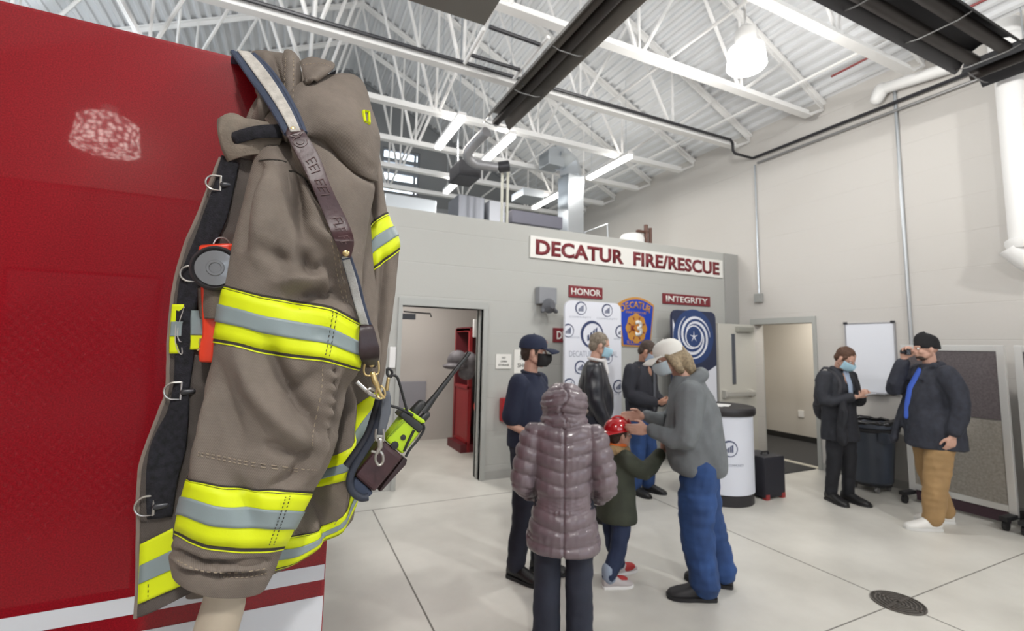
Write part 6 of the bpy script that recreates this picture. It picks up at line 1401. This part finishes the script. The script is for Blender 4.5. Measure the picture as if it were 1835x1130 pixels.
wire([(658,700),(664,696),(674,702),(672,709),(662,706),(658,700)], .0022, STEEL, 'oval_ring', strap, .805)
# holster hanging from the strap
t = strap
def boxpoly(name, quad, Y, dy, m, parent, bev=.004, tilt=0):
    mb = MB(); P = [K(x, y, Y) for x, y in quad]; mb.prism(P, (0, dy, 0)); bmesh.ops.bevel(mb.bm, geom=mb.bm.edges[:], offset=bev, segments=3, affect='EDGES', profile=.6); return part(name, mb, m, parent)
HY = .845
hol = boxpoly('holster', [(686,788),(724,819),(671,884),(634,851)], HY, .045, LEA, strap, .008)
boxpoly('holster_flap', [(724,819),(730,823),(728,832),(684,880),(678,880)], HY+.008, .03, LEAD, hol, .002)
boxpoly('holster_base', [(634,851),(671,884),(660,892),(645,890),(632,878),(628,862)], HY+.006, .034, BLU, hol, .006)
mb = MB(); mb.tube([K(x, y, HY-.004) for x, y in ((692,700),(684,730),(672,772),(654,806),(636,834),(627,858),(630,878),(646,891),(660,890))], .0062, 12, smooth=5); part('padded_loop', mb, mat('loop_navy', (.022,.028,.045), .6, bump=(200,.4,.001)), strap)
mb = MB(); mb.tube([K(x, y, HY+.004) for x, y in ((680,716),(672,745),(660,780),(640,810),(622,835))], .008, 12, smooth=5); part('padded_loop', mb, mat('loop_black', (.015,.017,.025), .6), strap)
mb = MB(); G = [[K(x0+(x1-x0)*j/4, y, .815) for j in range(5)] for y, x0, x1 in ((700,686,697),(712,684,700),(740,682,699),(765,678,692),(778,676,688))]; mb.grid(G); o = part('webbing_tail', mb, mat('webbing_greyblue', (.10,.11,.13), .8, bump=(300,.4,.001)), strap, auto=False); s = o.modifiers.new('s','SOLIDIFY'); s.thickness = .004
h2 = wire([(674,768),(673,784),(678,790),(686,790),(688,784),(687,768)], .002, STEEL, 'snap_hook', strap, .812)
mb = MB(); mb.limb([Q(681,788,.812), Q(681,800,.812)], [.005,.0045], 12); mb.limb([Q(681,800,.812), Q(675,812,.812)], [.004,.003], 10); part('swivel', mb, STEEL, h2)
mb = MB(); mb.tube([Q(x, y, .812) for x, y in ((681,800),(674,812),(673,824),(679,833),(686,827),(686,815),(681,808))], .0023, 8, smooth=4); mb.tube([Q(x, y, .812) for x, y in ((665,808),(675,810))], .002, 8); part('clasp', mb, STEEL, h2)
# black elastic cord loops
CORD = mat('cord_black', (.012,.013,.015), .5)
for P in ([(699,676),(704,672),(712,676),(718,694),(724,716),(730,738)], [(697,726),(712,730),(728,737),(740,744)], [(757,758),(760,768),(750,786),(735,804),(727,818)], [(742,770),(733,788),(724,808)], [(694,660),(700,662),(703,668),(699,674),(694,670),(694,660)]):
    mb = MB(); mb.tube([K(x, y, HY+.003) for x, y in P], .0024, 8, smooth=5); part('elastic_cord', mb, CORD, strap)
mb = MB(); mb.limb([K(696,678,HY), K(693,698,HY), K(690,706,HY)], [.003,.0035,.003], 10); part('brass_clip', mb, BRASS, strap)
# ================================================================= PORTABLE RADIO
LIME = mat('radio_lime', (.42,.62,.012), .38); RB = mat('radio_black', (.016,.017,.018), .45)
rad = thing('portable_radio', 'lime and black handheld radio with a long antenna in the leather holster', 'radio', K(735, 770, HY+.02))
boxpoly('radio_body', [(690,789),(722,815),(756,773),(722,747)], HY+.004, .037, LIME, rad, .006)
for q_, r_ in (((707,797),.0072),((722,783),.0052)):
    mb = MB(); mb.lathe(K(*q_, HY+.006), [(0,0),(r_,0),(r_*.9,.004),(0,.0045)], 20, axis='Y'); part('side_button', mb, RB, rad)
for a_, b_ in (((694,783),(723,750)), ((700,780),(727,752))): mb = MB(); mb.tube([K(*a_, HY+.0035), K(*b_, HY+.0035)], .0011, 6); part('side_rib', mb, mat('radio_lime_dark', (.25,.38,.01), .5), rad)
boxpoly('head_band', [(714,744),(724,736),(762,764),(752,777)], HY+.001, .042, RB, rad, .004)
boxpoly('radio_top', [(726,738),(732,733),(763,754),(760,762)], HY+.005, .034, LIME, rad, .003)
for a_, b_, r_ in (((742,738),(754,724),.011), ((755,752),(764,743),.009)): mb = MB(); mb.limb([K(*a_, HY+.02), K(*b_, HY+.02)], [r_*.9, r_*.8], 16); part('control_knob', mb, RB, rad)
mb = MB(); mb.tube([K(x, y, HY+.022) for x, y in ((757,738),(766,727),(780,709),(810,670),(838,636))], [.0085,.0072,.0052,.0042,.0034], 14); part('antenna', mb, RB, rad)
mb = MB(); mb.cyl(K(836,638,HY+.022), K(841,631,HY+.022), .0042); part('antenna_tip', mb, RB, rad)
# ================================================================= MANNEQUIN FOREARM below the cuff
arm = thing('mannequin_arm', 'beige mannequin forearm showing below the near cuff of the coat', 'mannequin arm', K(395, 1080, .87))
LA = Loft([(365,960,455,960,.87,.035),(362,1040,444,1045,.87,.032),(366,1060,442,1060,.87,.031),(358,1090,438,1090,.87,.031),(345,1130,428,1130,.87,.03),(335,1180,420,1180,.87,.028),(345,1260,410,1260,.87,.025),(350,1420,412,1420,.87,.022),(352,1500,414,1500,.87,.026),(350,1580,420,1580,.87,.022),(362,1640,408,1640,.87,.012)], [], (.002, 20, 1)); 
part('forearm', LA.mesh(nu=40, nv=40, thick=0), mat('mannequin_beige', (.42,.36,.28), .6, noise_col=(12,.1)), arm, auto=False)
